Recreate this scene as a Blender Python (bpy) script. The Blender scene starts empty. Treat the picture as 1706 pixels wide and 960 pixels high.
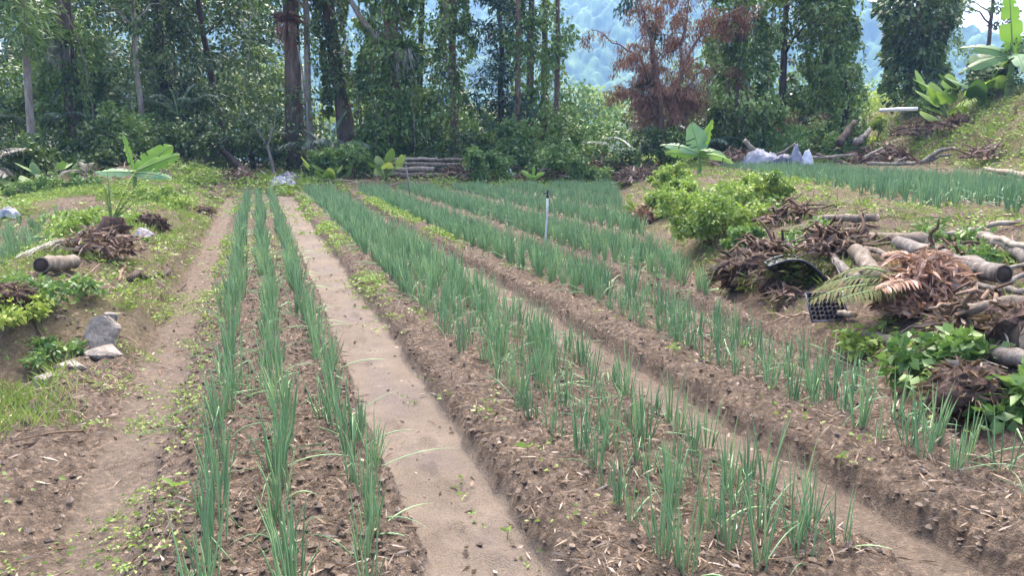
import bpy, bmesh, math
import numpy as np
from math import radians, sin, cos, pi

S = bpy.context.scene
C = S.collection
rng = np.random.default_rng(11)

# ------------------------------------------------------------------ camera
YAW, PITCH, EYE, FPX = radians(17.7), radians(10.55), 1.6, 1327.0
cam = bpy.data.cameras.new("camera")
cam.sensor_width = 36.0
cam.lens = 36.0 * FPX / 1706.0
cam.clip_start, cam.clip_end = 0.05, 6000.0
camo = bpy.data.objects.new("camera", cam)
camo.location = (0, 0, EYE)
camo.rotation_euler = (radians(90) - PITCH, 0, -YAW)
C.objects.link(camo)
S.camera = camo

# ------------------------------------------------------------------ sky, sun, exposure
SUN_EL, SUN_AZ = radians(62), radians(18)          # azimuth clockwise from +Y
W = bpy.data.worlds.new("World")
S.world = W
W.use_nodes = True
nt = W.node_tree
bg = nt.nodes["Background"]
sky = nt.nodes.new("ShaderNodeTexSky")
sky.sky_type = 'NISHITA'
sky.sun_disc = False
sky.sun_elevation = SUN_EL
sky.sun_rotation = SUN_AZ
sky.air_density = 0.6
sky.dust_density = 5.0
sky.ozone_density = 0.4
nt.links.new(sky.outputs[0], bg.inputs[0])
bg.inputs[1].default_value = 0.15
sl = bpy.data.lights.new("sun", 'SUN')
sl.energy = 0.75
sl.angle = radians(60)
sl.color = (1.0, 0.95, 0.88)
so = bpy.data.objects.new("sun", sl)
so.location = (10, 10, 40)
so.rotation_euler = (radians(90) - SUN_EL, 0, pi - SUN_AZ)
C.objects.link(so)
S.view_settings.view_transform = 'Standard'
S.view_settings.look = 'None'
S.view_settings.gamma = 1.0
S.view_settings.exposure = 2.6
S.view_settings.use_curve_mapping = False
S.render.engine = 'CYCLES'
cy = S.cycles
cy.use_denoising = True
cy.max_bounces = 6
cy.diffuse_bounces = 3
cy.glossy_bounces = 2
cy.transmission_bounces = 3
cy.transparent_max_bounces = 4
cy.volume_bounces = 2
cy.sample_clamp_indirect = 6.0

# ------------------------------------------------------------------ numeric helpers
def sstep(a, b, x):
    t = np.clip((np.asarray(x, float) - a) / (b - a), 0, 1)
    return t * t * (3 - 2 * t)

_tab = np.random.default_rng(3).random((256, 256))
def vnoise(x, y, seed=0):
    x = np.asarray(x, float) + seed * 17.31
    y = np.asarray(y, float) + seed * 7.77
    xi = np.floor(x).astype(int); yi = np.floor(y).astype(int)
    fx = x - xi; fy = y - yi
    fx = fx * fx * (3 - 2 * fx); fy = fy * fy * (3 - 2 * fy)
    a = _tab[xi & 255, yi & 255]; b = _tab[(xi + 1) & 255, yi & 255]
    c = _tab[xi & 255, (yi + 1) & 255]; d = _tab[(xi + 1) & 255, (yi + 1) & 255]
    return (a * (1 - fx) + b * fx) * (1 - fy) + (c * (1 - fx) + d * fx) * fy
def fbm(x, y, seed=0, octv=4):
    s = 0; a = 0.5; f = 1.0
    for k in range(octv):
        s = s + a * (vnoise(x * f, y * f, seed + k * 5) - 0.5); a *= 0.5; f *= 2.03
    return s
def worley(x, y, seed=0):
    xi = np.floor(x).astype(int); yi = np.floor(y).astype(int)
    best = np.full(np.shape(x), 9.0); cid = np.zeros(np.shape(x))
    for i in (-1, 0, 1):
        for j in (-1, 0, 1):
            a = xi + i; b = yi + j
            px = a + _tab[(a + seed) & 255, b & 255]; py = b + _tab[(a + 91) & 255, (b + seed + 37) & 255]
            d = np.hypot(x - px, y - py)
            m = d < best
            best = np.where(m, d, best); cid = np.where(m, _tab[(a + 13) & 255, (b + 71) & 255], cid)
    return best, cid

# ------------------------------------------------------------------ terrain
def foot(y):      # foot of the right bank
    return np.interp(y, [-40, 0, 2.95, 4.13, 5.44, 6.91, 14.2, 22.7, 27, 40, 60], [0.5, 2.9, 3.5, 3.84, 4.12, 4.5, 7.15, 10.9, 12.5, 17, 20])
def foot2(y):     # foot of the higher bank beyond the upper field
    return np.interp(y, [-40, 0, 15.4, 24, 30, 60], [8, 13, 18.7, 23.0, 25.5, 38])
BX = [-.86, -.80, -.56, -.45, -.35, .42, .50, .545, .98, 1.015, 1.08, 1.22, 1.98, 2.08, 2.12, 2.52, 2.555, 2.66, 3.36, 3.46, 3.50, 3.84, 3.875, 3.98]
BZ = [.03, 0, 0, .06, .09, .10, .085, 0, 0, .085, .13, .15, .14, .11, 0, 0, .11, .155, .15, .11, 0, 0, .11, .14]
x0 = 3.98
while x0 < 14:
    BX += [x0 + .85, x0 + .95, x0 + .99, x0 + 1.38, x0 + 1.42, x0 + 1.55]
    BZ += [.14, .10, 0, 0, .10, .14]
    x0 += 1.55
BX = np.array(BX); BZ = np.array(BZ)
MUDX = np.interp(BX, BX, (BZ < .02).astype(float))

def infield(x, y):
    return sstep(-.95, -.8, x) * (1 - sstep(-.35, .0, x - foot(y))) * (1 - sstep(23.3, 24.2, y)) * sstep(-6, -4, y)
def wob(x, y):
    near = 1 - sstep(8, 16, y)
    return x + .05 * (vnoise(y * .55, np.round(x / .775) * 3.1, 2) - .5) + near * .06 * (vnoise(y * 3.1, x * 2, 4) - .5) + near * .035 * (vnoise(y * 11, x * 3, 14) - .5)

def height(x, y, detail=True):
    x = np.asarray(x, float); y = np.asarray(y, float)
    f = infield(x, y)
    xw = wob(x, y)
    bed = np.interp(xw, BX, BZ)
    z = bed * f
    # left mound
    dl = -.88 - x
    zn = np.interp(dl, [0, .1, .25, .42, .6, 1.2, 4], [0, .05, .08, .08, -.03, -.12, -.16])
    zm = np.interp(dl, [0, .12, .5, .9, 1.5, 2.1, 4], [0, .2, .38, .5, .36, 0, -.14])
    zf = np.interp(dl, [0, .12, .6, 1.5, 3, 5, 9], [0, .09, .28, .5, .42, .14, .1])
    a = sstep(5.9, 7.2, y + .5 * (vnoise(x * 2, y * 2, 8) - .5)); b = sstep(14.2, 16.4, y)
    z = z + (zn * (1 - a) + zm * a * (1 - b) + zf * a * b)
    # right bank and terrace
    d1 = (x - foot(y)) * .9
    z = z + np.interp(d1, [0, .35, .9, 1.6, 2.6, 3.4, 5], [0, .2, .45, .62, .72, .75, .75]) * sstep(-3, 0, d1 + 3) 
    d2 = (x - foot2(y)) * .88
    bk = 1 - sstep(33, 42, y)
    z = z + bk * np.interp(d2, [0, .3, 1.2, 2.4, 3.2, 6], [0, .2, 1.0, 2.1, 2.5, 2.6])
    # brushy rise at the end of the field
    z = z + .32 * sstep(24, 26.6, y) * (1 - sstep(0, 3, d1))
    # beyond the trees the land falls away
    z = z - 9 * sstep(42, 170, y)
    if detail:
        n = fbm(x * .9, y * .9, 1, 3)
        rough = 1 - .85 * f
        z = z + n * .22 * rough * sstep(-1.1, -1.6, x) * (y < 60) + n * .25 * sstep(.2, 1.0, d1) * (1 - sstep(3.2, 4.2, d1) * (1 - sstep(0, .4, d2)) * .9)
        z = z + fbm(x * 1.4, y * 1.4, 9, 4) * .9 * sstep(0, .8, d2) * bk
        soil = np.clip(bed / .12, 0, 1) * f + (1 - f)
        soil = np.clip(soil * 1.5, 0, 1)
        z = z + soil * (fbm(x * 6, y * 6, 6, 3) * .06 + fbm(x * 27, y * 27, 7, 2) * .045)
        c, ci = worley(x * 11, y * 11, 3)
        z = z + soil * .05 * (np.clip(.6 - c, 0, 1)) * (ci > .45)
        c, ci = worley(x * 22, y * 22, 9)
        z = z + soil * .03 * (np.clip(.6 - c, 0, 1)) * (ci > .3)
        fi = np.round(y / .33); fx_ = .76 + .075 * np.where(fi % 2 == 0, 1, -1) + .1 * (_tab[fi.astype(int) & 255, 7] - .5)
        fy_ = fi * .33 + .12 * (_tab[fi.astype(int) & 255, 9] - .5)
        q2 = ((x - fx_) / .05) ** 2 + ((y - fy_) / .11) ** 2
        z = z + (1 - soil) * (.012 * np.exp(-(np.sqrt(q2) - 1.25) ** 2 * 6) - .02 * np.exp(-q2 ** 2)) * (_tab[fi.astype(int) & 255, 11] > .25)
        z = z + (1 - soil) * (fbm(x * 3, y * 2, 3, 3) * .022 + fbm(x * 9, y * 7, 19, 3) * .022 + fbm(x * 29, y * 29, 4, 2) * .010)
    return z

_th = (sin(YAW), cos(YAW))
_f = np.array([sin(YAW) * cos(PITCH), cos(YAW) * cos(PITCH), -sin(PITCH)])
_r = np.array([cos(YAW), -sin(YAW), 0.0])
_u = np.cross(_r, _f)
def hit(px, py, lift=0.0):
    """layout aid: where the sight line through a photo point meets the ground"""
    d = _f + _r * (px - 853) / FPX - _u * (py - 480) / FPX
    t = np.geomspace(1.5, 90, 3000)
    p = d[None] * t[:, None]
    h = height(p[:, 0], p[:, 1], False) + lift
    k = np.argmax(p[:, 2] + EYE < h)
    return np.array([p[k, 0], p[k, 1], float(height(p[k, 0], p[k, 1])) + lift])
def at(px, d):
    """a ground point seen in the photo column px, d metres ahead"""
    lat = (px - 853) / FPX * d * cos(PITCH)
    x = sin(YAW) * d + cos(YAW) * lat; y = cos(YAW) * d - sin(YAW) * lat
    return np.array([x, y, float(height(x, y, False))])

# ------------------------------------------------------------------ mesh helpers
class Geo:
    def __init__(s): s.V = []; s.Q = []; s.T = []; s.R = []; s.A = []; s.n = 0
    def add(s, V, Q=None, T=None, rnd=0.5, t=0.0):
        V = np.asarray(V, float).reshape(-1, 3)
        s.V.append(V)
        if Q is not None and len(Q): s.Q.append(np.asarray(Q, int).reshape(-1, 4) + s.n)
        if T is not None and len(T): s.T.append(np.asarray(T, int).reshape(-1, 3) + s.n)
        s.R.append(np.broadcast_to(np.asarray(rnd, float), (len(V),)))
        s.A.append(np.broadcast_to(np.asarray(t, float), (len(V),)))
        s.n += len(V)
        return s
    def join(s, g, M=None, off=(0, 0, 0)):
        V = np.concatenate(g.V)
        if M is not None: V = V @ np.asarray(M).T
        V = V + np.asarray(off)
        Q = np.concatenate(g.Q) if g.Q else None
        T = np.concatenate(g.T) if g.T else None
        return s.add(V, Q, T, np.concatenate(g.R), np.concatenate(g.A))
    def mesh(s, name, mat, smooth=True):
        me = bpy.data.meshes.new(name)
        V = np.concatenate(s.V)
        Q = np.concatenate(s.Q) if s.Q else np.zeros((0, 4), int)
        T = np.concatenate(s.T) if s.T else np.zeros((0, 3), int)
        me.vertices.add(len(V)); me.vertices.foreach_set("co", V.ravel())
        li = np.concatenate([Q.ravel(), T.ravel()]).astype(np.int32)
        me.loops.add(len(li)); me.loops.foreach_set("vertex_index", li)
        me.polygons.add(len(Q) + len(T))
        st = np.concatenate([np.arange(len(Q)) * 4, len(Q) * 4 + np.arange(len(T)) * 3]).astype(np.int32)
        me.polygons.foreach_set("loop_start", st)
        me.polygons.foreach_set("use_smooth", np.full(len(st), smooth))
        me.update(calc_edges=True)
        for nm, L in (("rnd", s.R), ("t", s.A)):
            at_ = me.attributes.new(nm, 'FLOAT', 'POINT')
            at_.data.foreach_set("value", np.concatenate(L).astype(np.float32))
        me.materials.append(mat)
        return me

def obj(name, g, mat, parent=None, loc=None, smooth=True):
    me = g.mesh(name, mat, smooth) if isinstance(g, Geo) else g
    o = bpy.data.objects.new(name, me)
    C.objects.link(o)
    if parent is not None: o.parent = parent
    if loc is not None: o.location = loc
    return o
def tag(o, label=None, cat=None, group=None, kind=None):
    if label: o["label"] = label
    if cat: o["category"] = cat
    if group: o["group"] = group
    if kind: o["kind"] = kind
    return o
def thing(name, label, cat, loc=(0, 0, 0), group=None, rz=0.0):
    o = bpy.data.objects.new(name, None)
    o.empty_display_size = .2
    C.objects.link(o)
    o.location = loc; o.rotation_euler = (0, 0, rz)
    return tag(o, label, cat, group)

def unit(v):
    v = np.asarray(v, float)
    return v / np.maximum(np.linalg.norm(v, axis=-1, keepdims=True), 1e-9)
def tube(path, rad, n=8, rnd=.5, cap=True, lump=0.0, g=None):
    g = g or Geo()
    P = np.asarray(path, float); k = len(P)
    R = np.broadcast_to(np.asarray(rad, float), (k,))
    T = unit(np.gradient(P, axis=0))
    ref = np.array([0, 0, 1.0]) if abs(T[:, 2]).mean() < .8 else np.array([1.0, 0, 0])
    U = unit(np.cross(T, ref)); Wv = np.cross(T, U)
    a = np.arange(n) * 2 * pi / n
    rr = R[:, None] * (1 + lump * (rng.random((k, n)) - .5) * 2)
    V = P[:, None] + rr[..., None] * (np.cos(a)[None, :, None] * U[:, None] + np.sin(a)[None, :, None] * Wv[:, None])
    V = V.reshape(-1, 3)
    i = np.arange(k - 1)[:, None] * n; j = np.arange(n)[None]; j2 = (j + 1) % n
    Q = np.stack([i + j, i + j2, i + n + j2, i + n + j], -1).reshape(-1, 4)
    t = np.repeat(np.linspace(0, 1, k), n)
    Tr = []
    if cap:
        V = np.concatenate([V, P[:1], P[-1:]]); t = np.concatenate([t, [0, 1]])
        for q in range(n):
            Tr.append((k * n, (q + 1) % n, q)); Tr.append((k * n + 1, (k - 1) * n + q, (k - 1) * n + (q + 1) % n))
    return g.add(V, Q, Tr, rnd, t)
def leaves(P, D, L, Wd, rnd, g=None, sag=.15, t=None):
    """diamond leaves: base P, direction D, length L, width Wd, each a folded quad pair"""
    g = g or Geo()
    P = np.asarray(P, float); n = len(P)
    D = unit(D)
    X = unit(np.cross(D, rng.normal(size=(n, 3))))
    N = np.cross(X, D)
    L = np.broadcast_to(L, (n,))[:, None]; Wd = np.broadcast_to(Wd, (n,))[:, None]
    m = P + D * L * .45
    fold = N * Wd * .18
    V = np.stack([P, m + X * Wd * .5 + fold, P + D * L - np.array([0, 0, 1.0]) * L * sag, m - X * Wd * .5 + fold], 1).reshape(-1, 3)
    b = np.arange(n)[:, None] * 4
    Tt = np.concatenate([b + np.array([[0, 1, 2]]), b + np.array([[0, 2, 3]])])
    r = np.repeat(np.broadcast_to(rnd, (n,)), 4)
    return g.add(V, None, Tt, r, .5 if t is None else np.repeat(t, 4))
def rdir(n, up=0.0, spread=1.0):
    d = rng.normal(size=(n, 3)) * spread; d[:, 2] += up
    return unit(d)
def clumps(centres, radii, per, size, g=None, up=-.2, flat=.7, aspect=.55, sz_var=.5, out=.8):
    """leaf clumps: gaussian blobs of leaves pointing outwards and drooping"""
    g = g or Geo()
    cen = np.repeat(np.asarray(centres, float), per, axis=0)
    rad = np.repeat(np.broadcast_to(radii, (len(centres),)), per)[:, None]
    base = np.repeat(rng.random(len(centres)), per)
    o = rdir(len(cen)) * (rng.random((len(cen), 1)) ** .45)
    o[:, 2] *= flat
    P = cen + o * rad
    D = unit(o * out + rng.normal(size=o.shape) * .55 + np.array([0, 0, up]))
    L = size * (1 - sz_var / 2 + sz_var * rng.random(len(cen)))
    return leaves(P, D, L, L * aspect, np.clip(base * .55 + rng.random(len(cen)) * .45, 0, 1), g)
def curve(p0, p1, k=8, bend=(0, 0, 0), wob_=0.0):
    s = np.linspace(0, 1, k)[:, None]
    p = np.asarray(p0) * (1 - s) + np.asarray(p1) * s + np.asarray(bend) * (4 * s * (1 - s))
    if wob_:
        w = rng.normal(size=(k, 3)) * wob_; w[0] = 0; w[-1] *= .3
        p = p + w
    return p

# ------------------------------------------------------------------ materials
def newmat(name):
    m = bpy.data.materials.new(name); m.use_nodes = True
    n = m.node_tree.nodes; l = m.node_tree.links
    return m, n, l, n["Principled BSDF"]
def ramp(n, stops):
    r = n.new("ShaderNodeValToRGB")
    e = r.color_ramp.elements
    while len(e) < len(stops): e.new(.5)
    for q, (p, c) in zip(e, stops): q.position = p; q.color = (*c, 1)
    return r
def attr(n, name):
    a = n.new("ShaderNodeAttribute"); a.attribute_name = name; return a
def noise(n, l, scale, det=4, rough=.6, coord="Object", vec=None):
    t = n.new("ShaderNodeTexNoise"); t.inputs["Scale"].default_value = scale
    t.inputs["Detail"].default_value = det; t.inputs["Roughness"].default_value = rough
    if vec is None:
        c = n.new("ShaderNodeTexCoord"); vec = c.outputs[coord]
    l.new(vec, t.inputs["Vector"])
    return t
def mixc(n, l, fac, a, b, mode='MIX'):
    m = n.new("ShaderNodeMix"); m.data_type = 'RGBA'; m.blend_type = mode
    for k, v in ((0, fac), (6, a), (7, b)):
        if hasattr(v, "is_linked") or hasattr(v, "links"): l.new(v, m.inputs[k])
        elif k == 0: m.inputs[k].default_value = v
        else: m.inputs[k].default_value = (*v, 1)
    return m.outputs[2]
def leafmat(name, stops, trans=.3, rough=.45, spec=.4, tstops=None, tmix=None):
    m, n, l, p = newmat(name)
    r = ramp(n, [(i / (len(stops) - 1), c) for i, c in enumerate(stops)])
    l.new(attr(n, "rnd").outputs["Fac"], r.inputs[0])
    col = r.outputs[0]
    if tmix:
        r2 = ramp(n, tmix[0]); l.new(attr(n, "t").outputs["Fac"], r2.inputs[0])
        r3 = ramp(n, tmix[1]); l.new(attr(n, "t").outputs["Fac"], r3.inputs[0])
        col = mixc(n, l, r3.outputs[0], col, r2.outputs[0])
    l.new(col, p.inputs["Base Color"])
    p.inputs["Roughness"].default_value = rough
    p.inputs["Specular IOR Level"].default_value = spec
    tb = n.new("ShaderNodeBsdfTranslucent")
    l.new(mixc(n, l, .5, col, (.9, 1, .35), 'MULTIPLY'), tb.inputs[0])
    ms = n.new("ShaderNodeMixShader"); ms.inputs[0].default_value = trans
    l.new(p.outputs[0], ms.inputs[1]); l.new(tb.outputs[0], ms.inputs[2])
    l.new(ms.outputs[0], n["Material Output"].inputs[0])
    return m
def barkmat(name, a, b, c, scale=9, stretch=.25, bump=.6, rough=.9):
    m, n, l, p = newmat(name)
    tc = n.new("ShaderNodeTexCoord"); mp = n.new("ShaderNodeMapping")
    mp.inputs["Scale"].default_value = (1, 1, stretch)
    l.new(tc.outputs["Object"], mp.inputs[0])
    t = noise(n, l, scale, 6, .7, vec=mp.outputs[0])
    r = ramp(n, [(.3, a), (.5, b), (.68, c)])
    l.new(t.outputs[0], r.inputs[0])
    l.new(r.outputs[0], p.inputs["Base Color"]); p.inputs["Roughness"].default_value = rough
    p.inputs["Specular IOR Level"].default_value = .2
    bp = n.new("ShaderNodeBump"); bp.inputs["Strength"].default_value = bump; bp.inputs["Distance"].default_value = .03
    l.new(t.outputs[0], bp.inputs["Height"]); l.new(bp.outputs[0], p.inputs["Normal"])
    return m
def plain(name, c, rough=.6, var=.15, scale=20, metallic=0, spec=.4, bump=.0):
    m, n, l, p = newmat(name)
    t = noise(n, l, scale, 4, .6)
    r = ramp(n, [(.3, tuple(x * (1 - var) for x in c)), (.7, tuple(min(1, x * (1 + var)) for x in c))])
    l.new(t.outputs[0], r.inputs[0]); l.new(r.outputs[0], p.inputs["Base Color"])
    p.inputs["Roughness"].default_value = rough; p.inputs["Metallic"].default_value = metallic
    p.inputs["Specular IOR Level"].default_value = spec
    if bump:
        bp = n.new("ShaderNodeBump"); bp.inputs["Strength"].default_value = bump; bp.inputs["Distance"].default_value = .02
        l.new(t.outputs[0], bp.inputs["Height"]); l.new(bp.outputs[0], p.inputs["Normal"])
    return m

def ground_material():
    m, n, l, p = newmat("earth")
    tc = n.new("ShaderNodeTexCoord")
    mud = attr(n, "mud").outputs["Fac"]; weed = attr(n, "weed").outputs["Fac"]
    n1 = noise(n, l, 2.2, 6, .65, vec=tc.outputs["Object"])
    n2 = noise(n, l, 26, 6, .75, vec=tc.outputs["Object"])
    n3 = noise(n, l, 110, 3, .7, vec=tc.outputs["Object"])
    soil = ramp(n, [(.3, (.055, .039, .028)), (.5, (.138, .102, .073)), (.66, (.29, .226, .168))])
    l.new(n2.outputs[0], soil.inputs[0])
    vo = n.new("ShaderNodeTexVoronoi"); vo.inputs["Scale"].default_value = 48; l.new(tc.outputs["Object"], vo.inputs["Vector"])
    cr_ = ramp(n, [(.0, (.35, .33, .31)), (.5, (.85, .85, .85)), (.8, (1.35, 1.3, 1.25)), (1, (1.9, 1.8, 1.7))])
    sx = n.new("ShaderNodeSeparateColor"); l.new(vo.outputs["Color"], sx.inputs[0]); l.new(sx.outputs[0], cr_.inputs[0])
    soil1 = mixc(n, l, .75, soil.outputs[0], cr_.outputs[0], 'MULTIPLY')
    hf = n.new("ShaderNodeMath"); hf.operation = 'MULTIPLY'; hf.inputs[1].default_value = .55; l.new(n1.outputs[0], hf.inputs[0])
    soil2 = mixc(n, l, hf.outputs[0], soil1, (.165, .127, .093))
    furrow = ramp(n, [(.3, (.116, .093, .071)), (.55, (.16, .13, .10)), (.75, (.212, .172, .132))])
    l.new(n1.outputs[0], furrow.inputs[0])
    nw = noise(n, l, 1.15, 5, .6, vec=tc.outputs["Object"])
    wr = ramp(n, [(.47, (0, 0, 0)), (.56, (1, 1, 1))]); l.new(nw.outputs[0], wr.inputs[0])
    wet0 = attr(n, "wet").outputs["Fac"]
    wm = n.new("ShaderNodeMath"); wm.operation = 'MULTIPLY'; l.new(wr.outputs[0], wm.inputs[0]); l.new(wet0, wm.inputs[1])
    f2 = mixc(n, l, wm.outputs[0], furrow.outputs[0], (.104, .082, .066))
    sp = ramp(n, [(.34, (1.3, 1.28, 1.25)), (.5, (1, 1, 1)), (.64, (.42, .4, .38))]); l.new(n3.outputs[0], sp.inputs[0])
    f3 = mixc(n, l, .5, f2, sp.outputs[0], 'MULTIPLY')
    c1 = mixc(n, l, mud, soil2, f3)
    wd = ramp(n, [(.35, (.10, .095, .04)), (.6, (.16, .13, .07)), (.75, (.09, .12, .03))]); l.new(n2.outputs[0], wd.inputs[0])
    c2 = mixc(n, l, weed, c1, wd.outputs[0])
    l.new(c2, p.inputs["Base Color"])
    rr = n.new("ShaderNodeMapRange"); rr.inputs[3].default_value = .95; rr.inputs[4].default_value = .6
    l.new(wm.outputs[0], rr.inputs[0])
    l.new(rr.outputs[0], p.inputs["Roughness"])
    p.inputs["Specular IOR Level"].default_value = .22
    bp = n.new("ShaderNodeBump"); bp.inputs["Strength"].default_value = 1.0; bp.inputs["Distance"].default_value = .035
    mm = n.new("ShaderNodeMath"); mm.operation = 'MULTIPLY'
    inv = n.new("ShaderNodeMapRange"); inv.inputs[3].default_value = 1; inv.inputs[4].default_value = .3
    l.new(mud, inv.inputs[0])
    ad = n.new("ShaderNodeMath"); ad.operation = 'ADD'; l.new(n2.outputs[0], ad.inputs[0]); l.new(n3.outputs[0], ad.inputs[1])
    l.new(ad.outputs[0], mm.inputs[0]); l.new(inv.outputs[0], mm.inputs[1])
    l.new(mm.outputs[0], bp.inputs["Height"]); l.new(bp.outputs[0], p.inputs["Normal"])
    return m

M = {}
M["earth"] = ground_material()
M["scallion"] = leafmat("scallion_leaf", [(.13, .25, .115), (.2, .35, .165), (.27, .43, .2), (.4, .52, .22)], .25, .42, .5,
    tmix=([(0, (.52, .50, .36)), (.16, (.20, .32, .13)), (.9, (.3, .3, .1)), (1, (.5, .4, .2))], [(0, (.85,) * 3), (.07, (.5,) * 3), (.2, (0, 0, 0)), (.88, (0, 0, 0)), (1, (.6,) * 3)]))
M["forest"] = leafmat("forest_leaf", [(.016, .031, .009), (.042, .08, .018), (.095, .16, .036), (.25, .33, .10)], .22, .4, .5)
M["vine"] = leafmat("vine_leaf", [(.03, .06, .014), (.08, .15, .03), (.165, .26, .055), (.31, .40, .12)], .25, .4, .5)
M["bluegreen"] = leafmat("dark_needle", [(.018, .045, .028), (.03, .07, .04), (.05, .1, .05)], .15, .4, .5)
M["palm"] = leafmat("palm_leaflet", [(.028, .075, .055), (.05, .11, .08), (.09, .16, .12)], .2, .4, .5)
M["weedleaf"] = leafmat("weed_leaf", [(.075, .14, .03), (.16, .25, .055), (.25, .35, .08), (.38, .46, .14)], .35, .5, .4)
M["yellowleaf"] = leafmat("yellowgreen_leaf", [(.14, .2, .04), (.27, .36, .07), (.40, .46, .12)], .35, .5, .4)
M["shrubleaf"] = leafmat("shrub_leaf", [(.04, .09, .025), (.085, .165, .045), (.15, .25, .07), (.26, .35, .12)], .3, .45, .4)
M["banana"] = leafmat("banana_leaf", [(.14, .27, .04), (.2, .36, .05), (.26, .42, .07)], .45, .5, .2, tmix=([(0, (.3, .38, .1)), (1, (.2, .12, .05))], [(0, (.25,) * 3), (.1, (0, 0, 0)), (.95, (0, 0, 0)), (1, (.7,) * 3)]))
M["banana_pale"] = leafmat("pale_leaf", [(.13, .26, .12), (.17, .30, .14), (.21, .35, .17)], .3, .45, .3, tmix=([(0, (.3, .38, .1)), (1, (.2, .12, .05))], [(0, (.25,) * 3), (.1, (0, 0, 0)), (.95, (0, 0, 0)), (1, (.7,) * 3)]))
M["banana_dark"] = leafmat("dark_banana_leaf", [(.06, .14, .04), (.09, .19, .05), (.12, .24, .06)], .35, .35, .5, tmix=([(0, (.3, .38, .1)), (1, (.2, .12, .05))], [(0, (.25,) * 3), (.1, (0, 0, 0)), (.95, (0, 0, 0)), (1, (.7,) * 3)]))
M["dead"] = leafmat("dead_foliage", [(.095, .045, .03), (.19, .095, .06), (.29, .165, .11), (.4, .27, .2)], .2, .8, .1)
M["drypink"] = leafmat("dry_frond", [(.13, .065, .045), (.26, .15, .105), (.37, .235, .175), (.48, .34, .27)], .2, .7, .2)
M["olive"] = leafmat("olive_frond", [(.04, .06, .016), (.07, .09, .025), (.13, .105, .045)], .25, .6, .08)
M["brownleaf"] = leafmat("brown_dead_leaf", [(.07, .045, .034), (.15, .10, .075), (.24, .17, .13), (.36, .28, .22)], .1, .8, .1)
M["grass"] = leafmat("grass_blade", [(.08, .14, .03), (.15, .23, .05), (.25, .33, .09), (.36, .35, .17)], .3, .6, .2)
M["straw"] = leafmat("straw", [(.11, .072, .046), (.2, .14, .095), (.30, .225, .16), (.48, .4, .32)], .1, .8, .15)
M["twig"] = leafmat("dry_twig", [(.07, .045, .03), (.12, .08, .055), (.2, .14, .1)], 0, .85, .15)
M["greydry"] = leafmat("grey_frond", [(.22, .21, .18), (.32, .31, .26), (.42, .41, .35)], .2, .6, .2)
M["clod"] = leafmat("soil_clod", [(.085, .064, .048), (.14, .107, .08), (.23, .18, .138)], 0, .95, .1)
M["bark"] = barkmat("brown_bark", (.06, .042, .03), (.12, .085, .06), (.2, .15, .11))
M["redbark"] = barkmat("reddish_bark", (.10, .06, .042), (.19, .12, .085), (.28, .2, .15))
M["palebark"] = barkmat("pale_bark", (.12, .1, .075), (.23, .195, .15), (.35, .31, .25))
M["darkbark"] = barkmat("dark_bark", (.03, .024, .018), (.065, .05, .038), (.11, .085, .065))
M["log"] = barkmat("log_bark", (.07, .055, .042), (.155, .128, .1), (.26, .222, .178), 14, .35, .8)
M["greylog"] = barkmat("grey_log", (.075, .064, .055), (.155, .137, .12), (.26, .235, .205), 16, .35, .8)
M["cut"] = plain("cut_wood", (.42, .31, .2), .8, .3, 40)
M["hollow"] = plain("dark_core", (.05, .035, .026), .95, .4, 30)  # dark brown fill of the capped plug in hollow log ends
M["rock"] = plain("grey_rock", (.2, .175, .145), .9, .45, 16, bump=1.0)
M["root"] = barkmat("root_mass", (.035, .022, .017), (.07, .045, .034), (.13, .09, .07), 22, 1, 1.0)
M["blackplastic"] = plain("black_plastic", (.016, .018, .024), .38, .3, 30, spec=.5)
M["greyplastic"] = plain("grey_plastic", (.19, .2, .235), .4, .35, 8)
M["darkplastic"] = plain("dark_sheet", (.05, .055, .085), .35, .5, 6)
M["cloth"] = plain("withered_cloth", (.24, .22, .22), .8, .4, 30)
M["whiteplastic"] = plain("white_plastic", (.45, .48, .54), .4, .2, 8)
M["pipe"] = plain("grey_pipe", (.45, .46, .47), .45, .12, 30)
M["whitepipe"] = plain("white_pipe", (.68, .67, .62), .5, .12, 10)
M["stem"] = leafmat("green_stem", [(.12, .2, .06), (.18, .26, .08)], .1, .5, .3)
M["woodstake"] = plain("weathered_stake", (.14, .125, .12), .85, .3, 40)

# ------------------------------------------------------------------ ground sheet
def spaced(segs):
    out = []
    for a, b, st in segs: out += list(np.arange(a, b - 1e-6, st))
    out.append(segs[-1][1])
    return np.array(out)
def geo_range(a, b, r):
    v = [a]
    while v[-1] < b: v.append(v[-1] * r)
    return v
gx = np.concatenate([-np.array(geo_range(9, 900, 1.25))[::-1], spaced([(-8.7, -3, .1), (-3, -1.8, .04), (-1.8, 4.3, .024), (4.3, 8, .05), (8, 14, .1), (14, 30, .22)])[:-1], np.array(geo_range(30, 900, 1.2))])
gy = np.concatenate([-np.array(geo_range(1, 300, 1.6))[::-1], [-.5, 0, .5, .9, 1.3, 1.6], np.array(geo_range(1.8, 28, 1.0085)), np.array(geo_range(28.3, 900, 1.06))])
GX, GY = np.meshgrid(gx, gy)
GZ = height(GX, GY)
nx, ny = len(gx), len(gy)
i = np.arange(ny - 1)[:, None] * nx; j = np.arange(nx - 1)[None]
Qg = np.stack([i + j, i + j + 1, i + nx + j + 1, i + nx + j], -1).reshape(-1, 4)
gg = Geo().add(np.stack([GX, GY, GZ], -1).reshape(-1, 3), Qg)
ground = obj("ground", gg, M["earth"])
fx = GX.ravel(); fy = GY.ravel()
F_ = infield(fx, fy)
mudv = np.interp(wob(fx, fy), BX, MUDX) * F_
mudv = sstep(.25, .8, mudv + .9 * fbm(fx * 7, fy * 5, 21, 4))
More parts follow.
